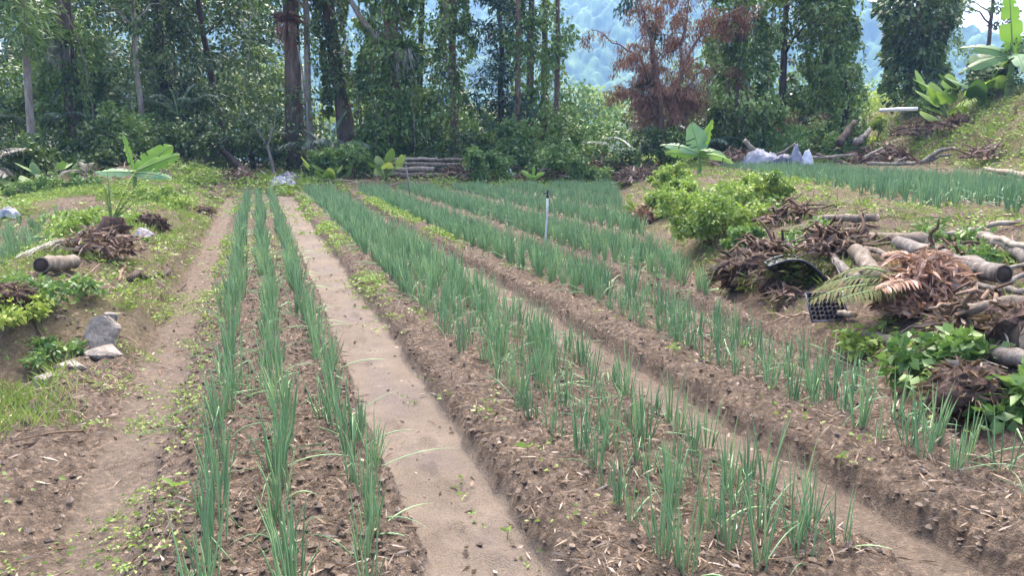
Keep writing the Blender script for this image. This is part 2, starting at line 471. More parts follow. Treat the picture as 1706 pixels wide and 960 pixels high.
mudv *= 1 - .55 * sstep(-.35, -.5, fx)
mudv *= 1 - .5 * sstep(1.6, 2.2, fx)
weedv = (1 - F_) * sstep(.40, .62, vnoise(fx * .8, fy * .8, 31) * .6 + vnoise(fx * 3, fy * 3, 32) * .4) * sstep(5, 8, fy) 
weedv = np.maximum(weedv, sstep(26, 32, fy) * .7)
weedv = np.maximum(weedv, (sstep(0, .5, fx - foot2(fy))) * .8)
wetv = np.exp(-((fx - .76) / .16) ** 2) * F_ + .35 * np.exp(-((fx - 2.32) / .1) ** 2) * F_
for nm, v in (("mud", mudv), ("weed", weedv), ("wet", wetv)):
    a_ = ground.data.attributes.new(nm, 'FLOAT', 'POINT'); a_.data.foreach_set("value", v.astype(np.float32))
tag(ground, "brown earth field with raised beds and muddy furrows", "ground", kind="structure")

# ------------------------------------------------------------------ forested hills
def hills():
    g = Geo()
    A = np.radians(np.linspace(-14, 66, 1000)); R = np.arange(430, 1010, 2.6)
    AA, RR = np.meshgrid(A, R)
    X = RR * np.sin(AA); Y = RR * np.cos(AA)
    ad = np.degrees(AA)
    z = -12 + (RR - 450) * .50 * (1 + .5 * fbm(X * .006, Y * .006, 41, 4)) + 55 * fbm(X * .009, Y * .009, 43, 4) + 16 * fbm(X * .04, Y * .04, 44, 3)
    top = np.interp(ad, [-14, 20, 31, 36, 41, 46, 52, 66], [158, 158, 146, 124, 97, 70, 48, 40]) + 9 * fbm(AA * 9, RR * .002, 47, 3)
    z = np.minimum(z, top - .02 * (RR - 450) + 8 * fbm(X * .02, Y * .02, 45, 3))
    d, cid = worley(X / 8.5, Y / 8.5, 5)
    d2, cid2 = worley(X / 4.1, Y / 4.1, 15)
    z = z + (5.0 * (.5 + cid)) * np.clip(1 - (d / .75) ** 2, 0, 1) + 1.8 * np.clip(1 - (d2 / .75) ** 2, 0, 1)
    n, k = X.shape
    i = np.arange(n - 1)[:, None] * k; j = np.arange(k - 1)[None]
    Q = np.stack([i + j, i + j + 1, i + k + j + 1, i + k + j], -1).reshape(-1, 4)
    g.add(np.stack([X, Y, z], -1).reshape(-1, 3), Q, None, (cid * .6 + cid2 * .4).ravel())
    m = leafmat("hill_forest", [(.015, .035, .018), (.035, .08, .032), (.075, .145, .05), (.15, .23, .08)], 0, .9, .1)
    o = obj("hills", g, m)
    tag(o, "steep forested mountainside fading blue in the haze", "hills", kind="structure")
hills()

# ------------------------------------------------------------------ haze
def haze():
    me = bpy.data.meshes.new("haze")
    bm = bmesh.new(); bmesh.ops.create_cube(bm, size=1.0)
    for v in bm.verts:
        v.co.x *= 2300; v.co.y = v.co.y * 1500 + 330; v.co.z = -22 if v.co.z < 0 else 195
    bm.to_mesh(me); bm.free()
    m = bpy.data.materials.new("haze_air"); m.use_nodes = True
    n = m.node_tree.nodes; n.remove(n["Principled BSDF"])
    v = n.new("ShaderNodeVolumePrincipled")
    v.inputs["Color"].default_value = (.33, .55, 1.0, 1)
    v.inputs["Density"].default_value = .0006
    m.node_tree.links.new(v.outputs[0], n["Material Output"].inputs["Volume"])
    me.materials.append(m)
    o = bpy.data.objects.new("haze", me); C.objects.link(o)
    tag(o, "pale blue haze filling the valley air", "haze", kind="stuff")
haze()

# ------------------------------------------------------------------ tree builders
def trunk_path(h, lean, wobv, k=12, z0=-.4):
    z = np.linspace(z0, h, k)
    s = (z - z0) / (h - z0)
    wx = np.cumsum(rng.normal(size=k)) * wobv; wy = np.cumsum(rng.normal(size=k)) * wobv
    return np.stack([lean[0] * s * h + wx - wx[0], lean[1] * s * h + wy - wy[0], z], -1)
def interp_path(P, zz):
    return np.stack([np.interp(zz, P[:, 2], P[:, 0]), np.interp(zz, P[:, 2], P[:, 1]), zz], -1)
def limb(g, p, d, ln, r, droop=.1):
    e = np.asarray(p) + np.asarray(d) * ln
    c = curve(p, e, 7, (0, 0, ln * droop), ln * .02)
    tube(c, np.linspace(r, r * .3, 7), 6, rng.random(), g=g)
    return c
def tree(px, d, label, h=11, r=.3, lean=(0, 0), wobv=.03, bark="bark", mantle=0, mr=.7, m0=.2, m1=8, msize=.15, mmat="vine",
         tufts=0, tsize=.15, t0=1.5, t1=7, tr=1.0, tmat="forest", tasp=.55, crown=1300, csize=.3, c0=6.8, cr=2.3, limbs=3, name="tree",
         group="trees along the far edge of the field", cat="tree", fern=None, pos=None):
    p = at(px, d) if pos is None else pos
    root = thing(name, label, cat, p, group)
    P = trunk_path(h, lean, wobv)
    s = np.linspace(0, 1, len(P))
    tg = tube(P, r * (1 - .6 * s) * (1 + .5 * np.exp(-s * 18)), 12, .5, lump=.1)
    cpts = []
    for q in range(limbs):
        z = rng.uniform(h * .5, h * .95); a = rng.uniform(0, 2 * pi)
        b = interp_path(P, np.array([z]))[0]
        c = limb(tg, b, unit([cos(a), sin(a), .55]), rng.uniform(1.2, 2.6), r * .35)
        cpts.append(c[-1]); cpts.append(c[4])
    obj("trunk", tg, M[bark], root)
    if mantle:
        n = mantle
        z = m0 + (m1 - m0) * rng.random(n)
        th = rng.random(n) * 2 * pi
        base = interp_path(P, z)
        seed = rng.integers(1, 200)
        lum = .1 + 1.9 * vnoise(z * 1.5, th / (2 * pi) * 5, seed) * (.5 + vnoise(z * .55, th / (2 * pi) * 2, seed + 3))
        rad = r * .75 + (mr - r * .75) * lum * (.75 + .5 * rng.random(n) ** .6)
        o = np.stack([np.cos(th), np.sin(th), np.zeros(n)], -1)
        keep = vnoise(z * 1.1 + 9, th / (2 * pi) * 4, seed + 9) > .29
        Pp = (base + o * rad[:, None])[keep]
        D = o[keep] * .7 + rng.normal(size=(len(Pp), 3)) * .5 + np.array([0, 0, -.6])
        rn = np.clip(.6 * vnoise(z * 2, th * 1.5, seed + 5) + .5 * rng.random(n), 0, 1)[keep]
        L = msize * (.6 + .8 * rng.random(len(Pp)))
        vg = leaves(Pp, D, L, L * .68, rn)
        ns = mantle // 90
        z2 = m0 + 1.2 + (m1 - m0) * rng.random(ns); th2 = rng.random(ns) * 2 * pi
        b2 = interp_path(P, z2); r2 = mr * rng.uniform(.8, 1.5, ns)
        for q in range(ns):
            ln = min(rng.uniform(.5, 2.2), z2[q] - .2); k = int(ln * 26)
            f_ = np.sort(rng.random(k)) * ln
            pts = b2[q] + np.stack([np.cos(th2[q]) * (r2[q] + .1 * np.sin(f_ * 3)), np.sin(th2[q]) * (r2[q] + .1 * np.cos(f_ * 2)), -f_], -1) + rng.normal(size=(k, 3)) * .05
            leaves(pts, rng.normal(size=(k, 3)) * .5 + np.array([0, 0, -.8]), msize * rng.uniform(.5, 1.1, k), msize * .45, np.clip(rng.random() * .6 + .4 * rng.random(k), 0, 1), vg)
        obj("vines", vg, M[mmat], root)
    g = Geo(); any_ = False
    if tufts:
        z = t0 + (t1 - t0) * rng.random(tufts)
        a = rng.random(tufts) * 2 * pi
        rr = tr * (.25 + .75 * rng.random(tufts))
        cen = interp_path(P, z) + np.stack([np.cos(a) * rr, np.sin(a) * rr, rng.normal(size=tufts) * .2], -1)
        clumps(cen, .28 + .3 * rng.random(tufts), 70, tsize, g, up=-.35, aspect=tasp); any_ = True
    if crown:
        k = max(6, crown // 90)
        top = interp_path(P, np.array([h * .92]))[0]
        cen = np.stack([top[0] + rng.normal(size=k) * cr * .55, top[1] + rng.normal(size=k) * cr * .55, rng.uniform(c0, h + 1.2, k)], -1)
        if cpts: cen[:len(cpts)] = np.array(cpts)[:k]
        cen[:, 2] = np.maximum(cen[:, 2], c0)
        clumps(cen, .6 + .6 * rng.random(k), 90, csize, g, up=-.25); any_ = True
    if any_: obj("crown", g, M[tmat], root)
    return root, P

def frond_geo(L, n, ll, el, droop, w=.03, az=0.0, vee=.5, lean=1.0):
    """one palm frond: rachis and paired leaflets; returns (rachis, leaflets)"""
    s = np.linspace(0, 1, 12)
    h = np.stack([cos(el) * s * L, np.zeros(12), sin(el) * s * L - droop * L * s ** 2.2], -1)
    rac = tube(h, np.linspace(.022, .005, 12) * (L / 2) ** .5, 5, .5)
    P = []; D = []; LL = []
    T = unit(np.gradient(h, axis=0))
    for k in range(n):
        f = .15 + .85 * k / (n - 1)
        p = np.array([np.interp(f, s, h[:, q]) for q in range(3)]); t = np.array([np.interp(f, s, T[:, q]) for q in range(3)])
        for sd in (-1, 1):
            P.append(p); D.append(t * .75 * lean + np.array([0, sd * 1.0, 0]) + np.array([0, 0, vee * .5 - .25]) + rng.normal(size=3) * .07)
            LL.append(ll * (.35 + .65 * sin(pi * min(1, .12 + f * .86))) * rng.uniform(.85, 1.1))
    P = np.array(P); D = unit(np.array(D)); LL = np.array(LL)[:, None]
    m_ = len(P)
    side = unit(np.cross(D, np.array([0, 0, 1.0])))
    up = np.cross(side, D)
    wv = w
    b1 = P + D * LL * .5; tip = P + D * LL - np.array([0, 0, 1]) * LL * .28
    V = np.stack([P - side * wv * .3, P + side * wv * .3, b1 + side * wv * .5, b1 - side * wv * .5, tip], 1).reshape(-1, 3)
    b = np.arange(m_)[:, None] * 5
    g = Geo().add(V, b + np.array([[0, 1, 2, 3]]), b + np.array([[3, 2, 4]]), np.repeat(rng.random(m_), 5))
    ca, sa = cos(az), sin(az)
    Rz = np.array([[ca, -sa, 0], [sa, ca, 0], [0, 0, 1]])
    return Geo().join(rac, Rz), Geo().join(g, Rz)
def palm(label, pos, fronds, stem_h=.6, stem_r=.12, mat="palm", name="palm", group=None, cat="palm", w=.035, n=34):
    root = thing(name, label, cat, pos, group)
    if stem_h > 0:
        obj("trunk", tube(trunk_path(stem_h, (0, 0), .01, 6, -.2), stem_r, 9, .5, lump=.2), M["darkbark"], root)
    for (az, el, L, droop, ll) in fronds:
        rc, lf = frond_geo(L, n, ll, el, droop, w, az)
        f = obj("frond", lf, M[mat], root, (0, 0, max(stem_h, 0)))
        obj("rachis", rc, M["stem"] if mat != "greydry" else M["twig"], f)
    return root

def paddle(L, Wd, az, el, droop, roll=0.0, fold=.25, n=30, tear=0.0, width_pow=.6):
    """one big banana leaf as a folded, arching blade"""
    s = np.linspace(0, 1, n)
    c = np.stack([cos(el) * s * L - droop * .15 * L * s ** 2, 0 * s, sin(el) * s * L - droop * L * s ** 2], -1)
    T = unit(np.gradient(c, axis=0)); Y = np.tile(np.array([0, 1.0, 0]), (n, 1)); N = np.cross(T, Y)
    prof = np.maximum(.02, np.sin(pi * np.clip(.03 + s * .965, 0, 1)) ** width_pow * (1 - .25 * s)) * Wd * .5
    prof[0] = .02
    g = Geo(); cols = [-1, -.55, 0, .55, 1]
    ring = []
    for q in cols:
        edge = np.interp(s, np.linspace(0, 1, 8), rng.normal(size=8)) * .03 * Wd * abs(q)
        if abs(q) == 1:
            for _ in range(rng.integers(1, 5)): edge[rng.integers(4, n - 2)] -= q * prof.max() * rng.uniform(.2, .45)
        ring.append(c + Y * (q * prof + edge)[:, None] * cos(fold) + N * (abs(q) * prof * sin(fold) * -1 + np.sin(s * 16 + q) * .02 * Wd * abs(q))[:, None])
    V = np.stack(ring, 1)
    k = len(cols)
    i = np.arange(n - 1)[:, None] * k; j = np.arange(k - 1)[None]
    Q = np.stack([i + j, i + j + 1, i + k + j + 1, i + k + j], -1).reshape(-1, 4)
    keepq = np.ones(len(Q), bool)
    for _ in range(int(rng.integers(2, 6))):
        r_ = int(rng.integers(6, n - 3)); sd_ = rng.random() < .5
        keepq[r_ * (k - 1) + (0 if sd_ else k - 2)] = False
        if rng.random() < .5: keepq[r_ * (k - 1) + (1 if sd_ else k - 3)] = False
    Q = Q[keepq]
    cr, sr = cos(roll), sin(roll)
    R1 = np.array([[1, 0, 0], [0, cr, -sr], [0, sr, cr]])
    # roll about the leaf's own starting direction
    ex = np.array([cos(el), 0, sin(el)])
    K = np.array([[0, -ex[2], ex[1]], [ex[2], 0, -ex[0]], [-ex[1], ex[0], 0]])
    R1 = np.eye(3) + sr * K + (1 - cr) * K @ K
    ca, sa = cos(az), sin(az)
    Rz = np.array([[ca, -sa, 0], [sa, ca, 0], [0, 0, 1]])
    Rr = Rz @ R1
    blade = Geo().add(V.reshape(-1, 3) @ Rr.T, Q, None, np.clip(rng.random() * .6 + .4 * np.repeat(np.interp(s, np.linspace(0, 1, 9), rng.random(9)), k), 0, 1), np.clip(np.repeat(s, k) + np.tile([.06, 0, 0, 0, .06], n), 0, 1))
    rib = tube((c - N * .004) @ Rr.T, np.linspace(.02, .006, n) * (L ** .5), 5, .9)
    return blade, rib
def banana(label, pos, stem_h, lv, group=None, name="banana_plant", r=.05, cat="banana plant"):
    root = thing(name, label, cat, pos, group)
    obj("stem", tube(trunk_path(stem_h, (0, 0), .004, 6, -.1), np.linspace(r * 1.3, r * .7, 6), 9, .3), M["stem"], root)
    for (L, Wd, az, el, droop, roll, mat) in lv:
        b, rb = paddle(L, Wd, az, el, droop, roll)
        f = obj("leaf", b, M[mat], root, (0, 0, stem_h * .93))
        obj("midrib", rb, M["stem"], f)
    return root
CAMSIDE = pi / 2 - YAW            # azimuth that points away from the camera
RIGHT = -YAW                      # azimuth that points to the right of the picture
def taro_geo(L, Wd):
    """heart-shaped leaf lying along +x, tip outwards"""
    a = np.linspace(0, 2 * pi, 17)[:-1]
    x = L * (.42 + .58 * np.cos(a)) * (1 - .0 * np.cos(a)); y = Wd * .5 * np.sin(a) * (1.1 - .35 * np.cos(a))
    x = np.where(np.abs(a - pi) < .3, -.02 * L, x)
    z = -.22 * np.abs(y) - .12 * np.clip(x, 0, None) ** 2 / L
    V = np.concatenate([np.stack([x, y, z], -1), [[0.12 * L, 0, 0.02]]])
    T = [(16, q, (q + 1) % 16) for q in range(16)]
    return V, T
def taro(label, pos, lv, mat="shrubleaf", group=None, name="taro_plant", cat="plant"):
    root = thing(name, label, cat, pos, group)
    for (L, Wd, az, reach, hgt, tilt) in lv:
        e = np.array([cos(az) * reach, sin(az) * reach, hgt])
        obj("stalk", tube(curve((0, 0, -.03), e, 6, (0, 0, hgt * .15)), np.linspace(.016, .008, 6), 5, .5), M["stem"], root)
        V, T = taro_geo(L, Wd)
        ct, st = cos(tilt), sin(tilt)
        V = V @ np.array([[ct, 0, -st], [0, 1, 0], [st, 0, ct]])
        a2 = az + rng.normal() * .3
        V = V @ np.array([[cos(a2), sin(a2), 0], [-sin(a2), cos(a2), 0], [0, 0, 1]])
        obj("leaf", Geo().add(V + e, None, T, rng.random()), M[mat], root)
    return root
def shrub(label, pos, w, h, n=3000, size=.1, mat="shrubleaf", depth=None, group=None, name="shrub", k=None, cat="shrub", stems=6, aspect=.55, rz=0.0, rag=.2):
    root = thing(name, label, cat, pos, group, rz)
    depth = depth or w
    k = k or max(8, int(n / 110))
    a = rng.random(k) * 2 * pi; q = rng.random(k) ** .5; zz = rng.random(k) ** .8
    f = np.sqrt(1 - (zz * .85) ** 2)
    cen = np.stack([np.cos(a) * q * w * .42 * f, np.sin(a) * q * depth * .42 * f, .08 + zz * h * .82], -1)
    cen *= (1 + rag * rng.normal(size=(k, 1)) * .35); cen[:, 2] = np.abs(cen[:, 2])
    cr = min(w, h) * .2 * (.5 + 1.0 * rng.random(k))
    if cat == "weed":
        q = q * (.55 + .75 * vnoise(a * 1.3, a * 0, int(w * 99)))
        cen = np.stack([np.cos(a) * q * w * .62, np.sin(a) * q * depth * .62, .02 + h * .7 * rng.random(k) ** 2.2 * (1 - .5 * q)], -1)
        cr = np.minimum(w * .16, .05 + h * .22) * (.6 + .8 * rng.random(k))
    obj("foliage", clumps(cen, cr, int(n / k), size, None, up=.0, flat=.8, aspect=aspect), M[mat], root)
    sg = Geo()
    for c in cen[:stems]:
        tube(curve((c[0] * .2, c[1] * .2, -.1), c, 6, (0, 0, .05), .01), np.linspace(.012, .004, 6) * (1 + h * .4), 5, rng.random(), g=sg)
    obj("stems", sg, M["twig"], root)
    return root

# ------------------------------------------------------------------ the tree line, left to right
tree(45, 27, "thin pole-like tree with patchy whitish bark and leafy epiphytes at the far left", h=10, r=.14, lean=(.045, 0), bark="palebark", tufts=16, t0=4, t1=7, tr=.9, tmat="vine", tsize=.34, tasp=.2, crown=900)
tree(128, 30, "thick dark tree carrying a hanging epiphyte, second trunk from the left", h=11, r=.36, lean=(.01, 0), bark="bark", mantle=5000, mr=.75, m0=.6, m1=5, tufts=14, t0=2.2, t1=6, tr=1.3, tmat='vine', tsize=.24, tasp=.3)
tree(238, 29, "slender pale tree with forked crooked stems behind the left banana plant", h=9, r=.11, lean=(-.01, 0), wobv=.06, bark="palebark", tufts=20, t0=1.2, t1=7, tr=1.2, tmat="forest", crown=700, limbs=5)
tree(285, 33, "broad dark trunk wrapped in creepers in the deep shade on the left", h=12, r=.48, lean=(.0, 0), bark="darkbark", mantle=7000, mr=.95, m0=.3, m1=7, mmat="forest", tufts=12, tr=1.6)
tree(385, 33, "leaning leafy tree with small rounded leaves left of the twin trunks", h=10, r=.16, lean=(-.12, 0), bark="darkbark", tufts=46, t0=2.2, t1=8, tr=2.0, tmat="forest", tsize=.16)
tw, twP = tree(492, 31, "thick brown-grey trunk, the straight left one of the twin trunks", h=12, r=.4, lean=(.0, 0), bark="bark", mantle=1500, mr=.75, m0=.2, m1=3.2, mmat="forest", tufts=7, t0=4.4, t1=6.6, tr=1.2)
tree(517, 30.6, "thin pale trunk pressed against the thick brown twin trunk", h=11, r=.16, lean=(-.004, 0), wobv=.045, bark="palebark", mantle=300, mr=.35, m0=3, m1=6, crown=500)
tree(585, 31.5, "leaning trunk, right one of the twins, green with creepers", h=12, r=.36, lean=(-.13, 0), bark="bark", mantle=5000, mr=.5, msize=.16, m0=2.2, m1=9, mmat="forest", crown=900)
tree(655, 30.5, "stout trunk thickly clothed in hanging green vines behind the log stack", h=12, r=.36, lean=(.012, 0), bark="redbark", mantle=15000, mr=.85, msize=.17, m0=.1, m1=8.5, limbs=4)
tree(690, 32, "thin bare leaning trunk rising right out of the vine-clad stout trunk", h=11, r=.15, lean=(.06, 0), bark="darkbark", mantle=900, mr=.45, m0=.2, m1=3.4, crown=0, limbs=1, tufts=6, tr=.8, t0=1, t1=4)
tree(758, 31, "reddish trunk with loose vines, right of the log stack", h=11, r=.19, lean=(-.012, 0), bark="redbark", mantle=5500, mr=.62, m0=.2, m1=7.5, crown=500, c0=7.6, tufts=7, tr=1.0, t0=2.6, t1=6)
tree(832, 30.5, "dark bluish-green drooping conifer left of the slim red trunks", h=9.5, r=.13, lean=(.0, 0), bark="darkbark", tufts=52, t0=1.8, t1=7.5, tr=1.15, tmat="bluegreen", tsize=.26, tasp=.22, crown=500)
G4 = "four slim reddish trunks standing close together"
for k, (px, dd, rr, lean, lab) in enumerate(((861, 30, .13, .004, "slim reddish trunk with leafy shoots, first of the four from the left"), (885, 31, .17, .004, "thickest of the four slim reddish trunks standing close together"),
        (907, 31.6, .15, .0, "slim dark trunk, third of the four standing close together"), (927, 30.2, .12, .008, "slim brown trunk at the right end of the four, beside the gap to the hill"))):
    tree(px, dd, lab, h=11, r=rr, lean=(lean, 0), wobv=.02, bark="redbark" if k < 2 else "bark", mantle=500, mr=.4, m0=.3, m1=6, tufts=13, t0=.8, t1=6.5, tr=.85, tmat="shrubleaf", tsize=.17, crown=500, limbs=1, group=G4)
tree(1232, 31, "stout vine-hung trunk just right of the dead brown tree", h=11.5, r=.42, lean=(-.02, 0), bark="bark", mantle=9500, mr=.95, msize=.18, m0=.2, m1=8, tufts=9, t0=3, t1=7, tr=1.5)
tree(1300, 34, "leafy dark green tree between the vine-hung trunk and the ivy column", h=8, r=.2, bark="darkbark", tufts=26, t0=1.2, t1=5.6, tr=1.3, tmat="forest", tsize=.18, crown=700)
tree(1368, 33, "tall column of ivy over a reddish trunk behind the plastic sheeting", h=7.8, r=.28, lean=(0, 0), bark="redbark", mantle=9500, mr=.8, msize=.17, m0=.1, m1=7.6, crown=360, csize=.2, c0=5.5, cr=1.4, tufts=10, t0=4.5, t1=6.6, tr=1.9)
tree(1402, 31.5, "short ivy-covered stump column in front of the tall ivy column", h=3.6, r=.16, bark="darkbark", mantle=2600, mr=.55, m0=.1, m1=3.7, limbs=0, crown=0)
tree(1512, 36, "rounded ivy-smothered trunk standing alone against the pale ridge", h=6.6, r=.34, lean=(0, 0), bark="redbark", mantle=8500, mr=.9, m0=.2, m1=6.5, mmat="forest", msize=.22, crown=180, csize=.25, c0=5.9, cr=.7, limbs=1)
tree(1553, 43, "small ivy-topped tree behind the rounded ivy-smothered trunk", h=6.3, r=.15, bark="darkbark", mantle=1800, mr=.7, m0=2, m1=6.3, crown=180, c0=5, cr=.8, csize=.25)
tree(1632, 47, "bare-branched tree against the white sky behind the big banana plant", h=9, r=.16, bark="darkbark", tufts=14, t0=5, t1=9.5, tr=2.6, tsize=.2, crown=0, limbs=8)

# dead brown tree
def dead_tree():
    p = at(1105, 29.6)
    root = thing("dead_tree", "withered tree with drooping rust-brown foliage in the middle of the tree line", "tree", p, "trees along the far edge of the field")
    tg = Geo(); g = Geo(); gr = Geo()
    rt = np.array([cos(RIGHT), sin(RIGHT), 0]); fw = np.array([-sin(RIGHT), cos(RIGHT), 0])
    def hang(pp, m, drop, green):
        pts = pp + np.stack([rng.normal(size=m) * .1, rng.normal(size=m) * .1, -rng.random(m) * drop], -1)
        D = rng.normal(size=(m, 3)) * .4 + np.array([0, 0, -1])
        leaves(pts, D, rng.uniform(.08, .2, m), .06 if green else .035, np.clip(rng.random(m) * .6 + rng.random() * .4, 0, 1), gr if green else g)
    for (sx, hz, bx, bz, r_) in ((-2.2, 4.3, .5, 1.0, .1), (-1.4, 5.9, .2, .5, .12), (-.3, 6.6, -.3, 0, .13), (.9, 6.1, .1, .4, .1), (2.3, 5.0, -.3, 1.2, .1), (2.7, 3.4, -.4, 1.1, .07), (-2.0, 2.6, .3, .9, .06), (1.1, 2.2, 0, .9, .05), (-.9, 3.4, .1, .8, .06)):
        sx *= .86
        e = rt * sx + fw * rng.normal() * .6 + np.array([0, 0, hz])
        c = curve((0, 0, -.1), e, 14, rt * bx + np.array([0, 0, bz]), .05)
        tube(c, np.linspace(r_, .02, 14), 7, rng.random(), g=tg)
        for q in range(12):
            k = rng.integers(4, 14); d_ = unit(rt * rng.normal() + fw * rng.normal() * .7 + np.array([0, 0, rng.uniform(-.5, .6)]))
            ln = rng.uniform(.4, 1.3)
            cc = curve(c[k], c[k] + d_ * ln, 7, (0, 0, ln * .22), .03)
            tube(cc, np.linspace(.022, .007, 7), 5, rng.random(), g=tg)
            if rng.random() < .22: continue
            green = rng.random() < .12 and c[k][2] > 2.8
            for j in range(2, 7):
                hang(cc[j] + rng.normal(size=3) * .07, int(rng.integers(22, 50)), rng.uniform(.15, .6), green)
        for j in range(7, 14):
            if rng.random() < .6: hang(c[j], 60, rng.uniform(.2, .8), False)
    obj("trunk", tg, M["redbark"], root)
    obj("dead_foliage", g, M["dead"], root)
    obj("green_foliage", gr, M["bluegreen"], root)
    p2 = at(1285, 30.5)
    root = thing("dead_branch", "fallen branch of rust-brown foliage left of the ivy column", "branch", p2)
    tg = Geo(); g = Geo()
    for q in range(9):
        a = RIGHT + rng.uniform(-.6, .9); e = np.array([cos(a), sin(a), rng.uniform(.3, 1.2)]) * rng.uniform(1.2, 2.2)
        c = curve((-.8 * cos(RIGHT), -.8 * sin(RIGHT), 0), e, 8, (0, 0, .25), .04)
        tube(c, np.linspace(.04, .012, 8), 5, rng.random(), g=tg)
        for k in range(3, 8):
            m = 40; pp = c[k]
            pts = pp + np.stack([rng.normal(size=m) * .12, rng.normal(size=m) * .12, -rng.random(m) * .4], -1)
            leaves(pts, rng.normal(size=(m, 3)) * .4 + np.array([0, 0, -1]), rng.uniform(.1, .22, m), .035, rng.random(m), g)
    obj("bough", tg, M["twig"], root); obj("dead_foliage", g, M["dead"], root)
dead_tree()

# ferns and palms under the trees
palm("hanging grey-blue palm fronds between the two leftmost trunks", at(72, 29), [(RIGHT + a, el, L, dr, .55) for a, el, L, dr in ((.3, 1.25, 3.0, .25), (1.2, 1.2, 2.6, .4), (2.6, 1.1, 2.6, .4), (-.6, .9, 2.4, .5), (3.6, .9, 2.2, .5), (.0, .9, 2.6, .5))], 1.3, .12, "palm")
palm("slim palm with drooping fronds behind the slender pale tree", at(300, 29.2), [(RIGHT + a, el, L, dr, .5) for a, el, L, dr in ((.1, .9, 2.2, .45), (.9, 1.2, 2.2, .4), (2.2, 1.1, 2.2, .45), (3.1, .8, 2.1, .5), (-.8, .9, 2.0, .5), (4.2, 1.0, 2.0, .5))], 1.6, .1)
palm("leafy dark palm left of the forked sapling", at(420, 29.4), [(RIGHT + a, el, L, dr, .45) for a, el, L, dr in ((.2, .9, 1.9, .45), (1.1, 1.2, 1.9, .4), (2.4, 1.1, 1.9, .45), (3.3, .8, 1.8, .5), (-.8, .9, 1.7, .5))], .9, .1)
palm("big dark palm with arching blue-green fronds between the twin trunks", at(545, 29.3), [(RIGHT + a, el, L, dr, .62) for a, el, L, dr in ((.15, .85, 2.2, .35), (-.5, .55, 2.3, .4), (.6, 1.2, 2.4, .3), (1.7, 1.1, 2.2, .4), (2.9, .95, 2.2, .45), (3.5, .6, 2.2, .5), (-1.2, .9, 1.8, .6), (4.2, .8, 1.9, .6))], .8, .16)
palm("low dark palm half hidden under the dead brown tree", at(1065, 28.6), [(RIGHT + a, el, L, dr, .5) for a, el, L, dr in ((3.0, .6, 2.3, .3), (2.5, .9, 2.0, .4), (.2, .8, 2.0, .4), (.8, 1.1, 1.9, .4), (-.8, .7, 1.8, .5), (4.0, .7, 1.8, .5))], .3, .14)
palm("dark palm between the dead brown tree and the vine-hung trunk", at(1160, 29.3), [(RIGHT + a, el, L, dr, .5) for a, el, L, dr in ((3.0, .8, 2.1, .35), (2.2, 1.1, 2.0, .4), (.1, .7, 2.1, .4), (.9, 1.1, 1.9, .4), (-.8, .8, 1.8, .5))], .4, .14)
palm("small palm with hanging fronds right of the log stack", at(765, 28.8), [(RIGHT + a, el, L, dr, .36) for a, el, L, dr in ((.2, .8, 1.2, .55), (-.6, .7, 1.1, .6), (2.8, .8, 1.2, .55), (3.8, .6, 1.0, .6), (1.4, 1.1, 1.1, .5))], .3, .08)
palm("dry grey palm frond drooping beside the left banana plant", at(138, 21), [(RIGHT + 1.9, 1.15, 1.15, .75, .42), (RIGHT + 3.0, .75, .9, .6, .34)], .25, .06, "greydry", name="palm_frond", cat="palm frond", w=.03)
palm("pale palm with fronds reaching in at the left edge of the picture", at(-38, 22), [(RIGHT + a, el, L, dr, .45) for a, el, L, dr in ((.05, .62, 1.5, .2), (-.5, .3, 1.3, .4), (.6, .9, 1.5, .4), (2.5, .8, 1.5, .4))], .5, .1, "greydry")
palm("grey drooping fern fronds low on the left among the trunks", at(10, 24), [(RIGHT + a, el, L, dr, .35) for a, el, L, dr in ((.0, .5, 1.2, .4), (.7, .8, 1.1, .5), (-.7, .4, 1.1, .5), (2.7, .8, 1.1, .5))], .3, .08, "palm", name="fern", cat="fern")

# epiphytes and a bough
def epiphyte(px, d, z, label, mat="vine", w=.9):
    p = at(px, d); p[2] += z
    root = thing("epiphyte", label, "epiphyte", p)
    n = 60; a = rng.random(n) * 2 * pi
    D = np.stack([np.cos(a), np.sin(a), rng.uniform(.1, 1.2, n)], -1)
    obj("fronds", leaves(np.zeros((n, 3)), D, rng.uniform(.5, 1.0, n) * w, .11, rng.random(n), sag=.5), M[mat], root)
    m = 120
    pts = np.stack([rng.normal(size=m) * .2, rng.normal(size=m) * .12, -rng.random(m) * .2], -1)
    obj("dead_fronds", leaves(pts, np.stack([rng.normal(size=m) * .15, rng.normal(size=m) * .15, -np.ones(m)], -1), rng.uniform(.4, 1.0, m), .05, rng.random(m)), M["greydry" if mat == "vine" else "dead"], root)
epiphyte(113, 29.3, 4.7, "bird's-nest fern with pale withered fronds hanging from the second trunk", w=1.0)
epiphyte(488, 30.2, 5.6, "dark red-brown tuft of fern high on the straight twin trunk", "dead", .8)
epiphyte(672, 29.6, 4.6, "small tuft of pale withered fronds on the vine-clad stout trunk", "vine", .6)
p = at(640, 30)
tag(obj("broken_branch", tube(curve((-1.3, 0.4, 6.7), (.05, 0, 4.6), 8, (0, 0, -.1), .03), np.linspace(.09, .11, 8), 8, .5, lump=.1), M["palebark"], None, p), "bare broken branch slanting up left from the vine-clad stout trunk", "branch")
p = at(395, 27)
tag(obj("fallen_trunk", tube(curve((-.7, .3, 1.1), (.5, -.2, .0), 7, (0, 0, 0), .02), np.linspace(.1, .13, 7), 8, .5, lump=.12), M["darkbark"], None, p), "short dark fallen trunk leaning in the shade at the left end of the field", "trunk")
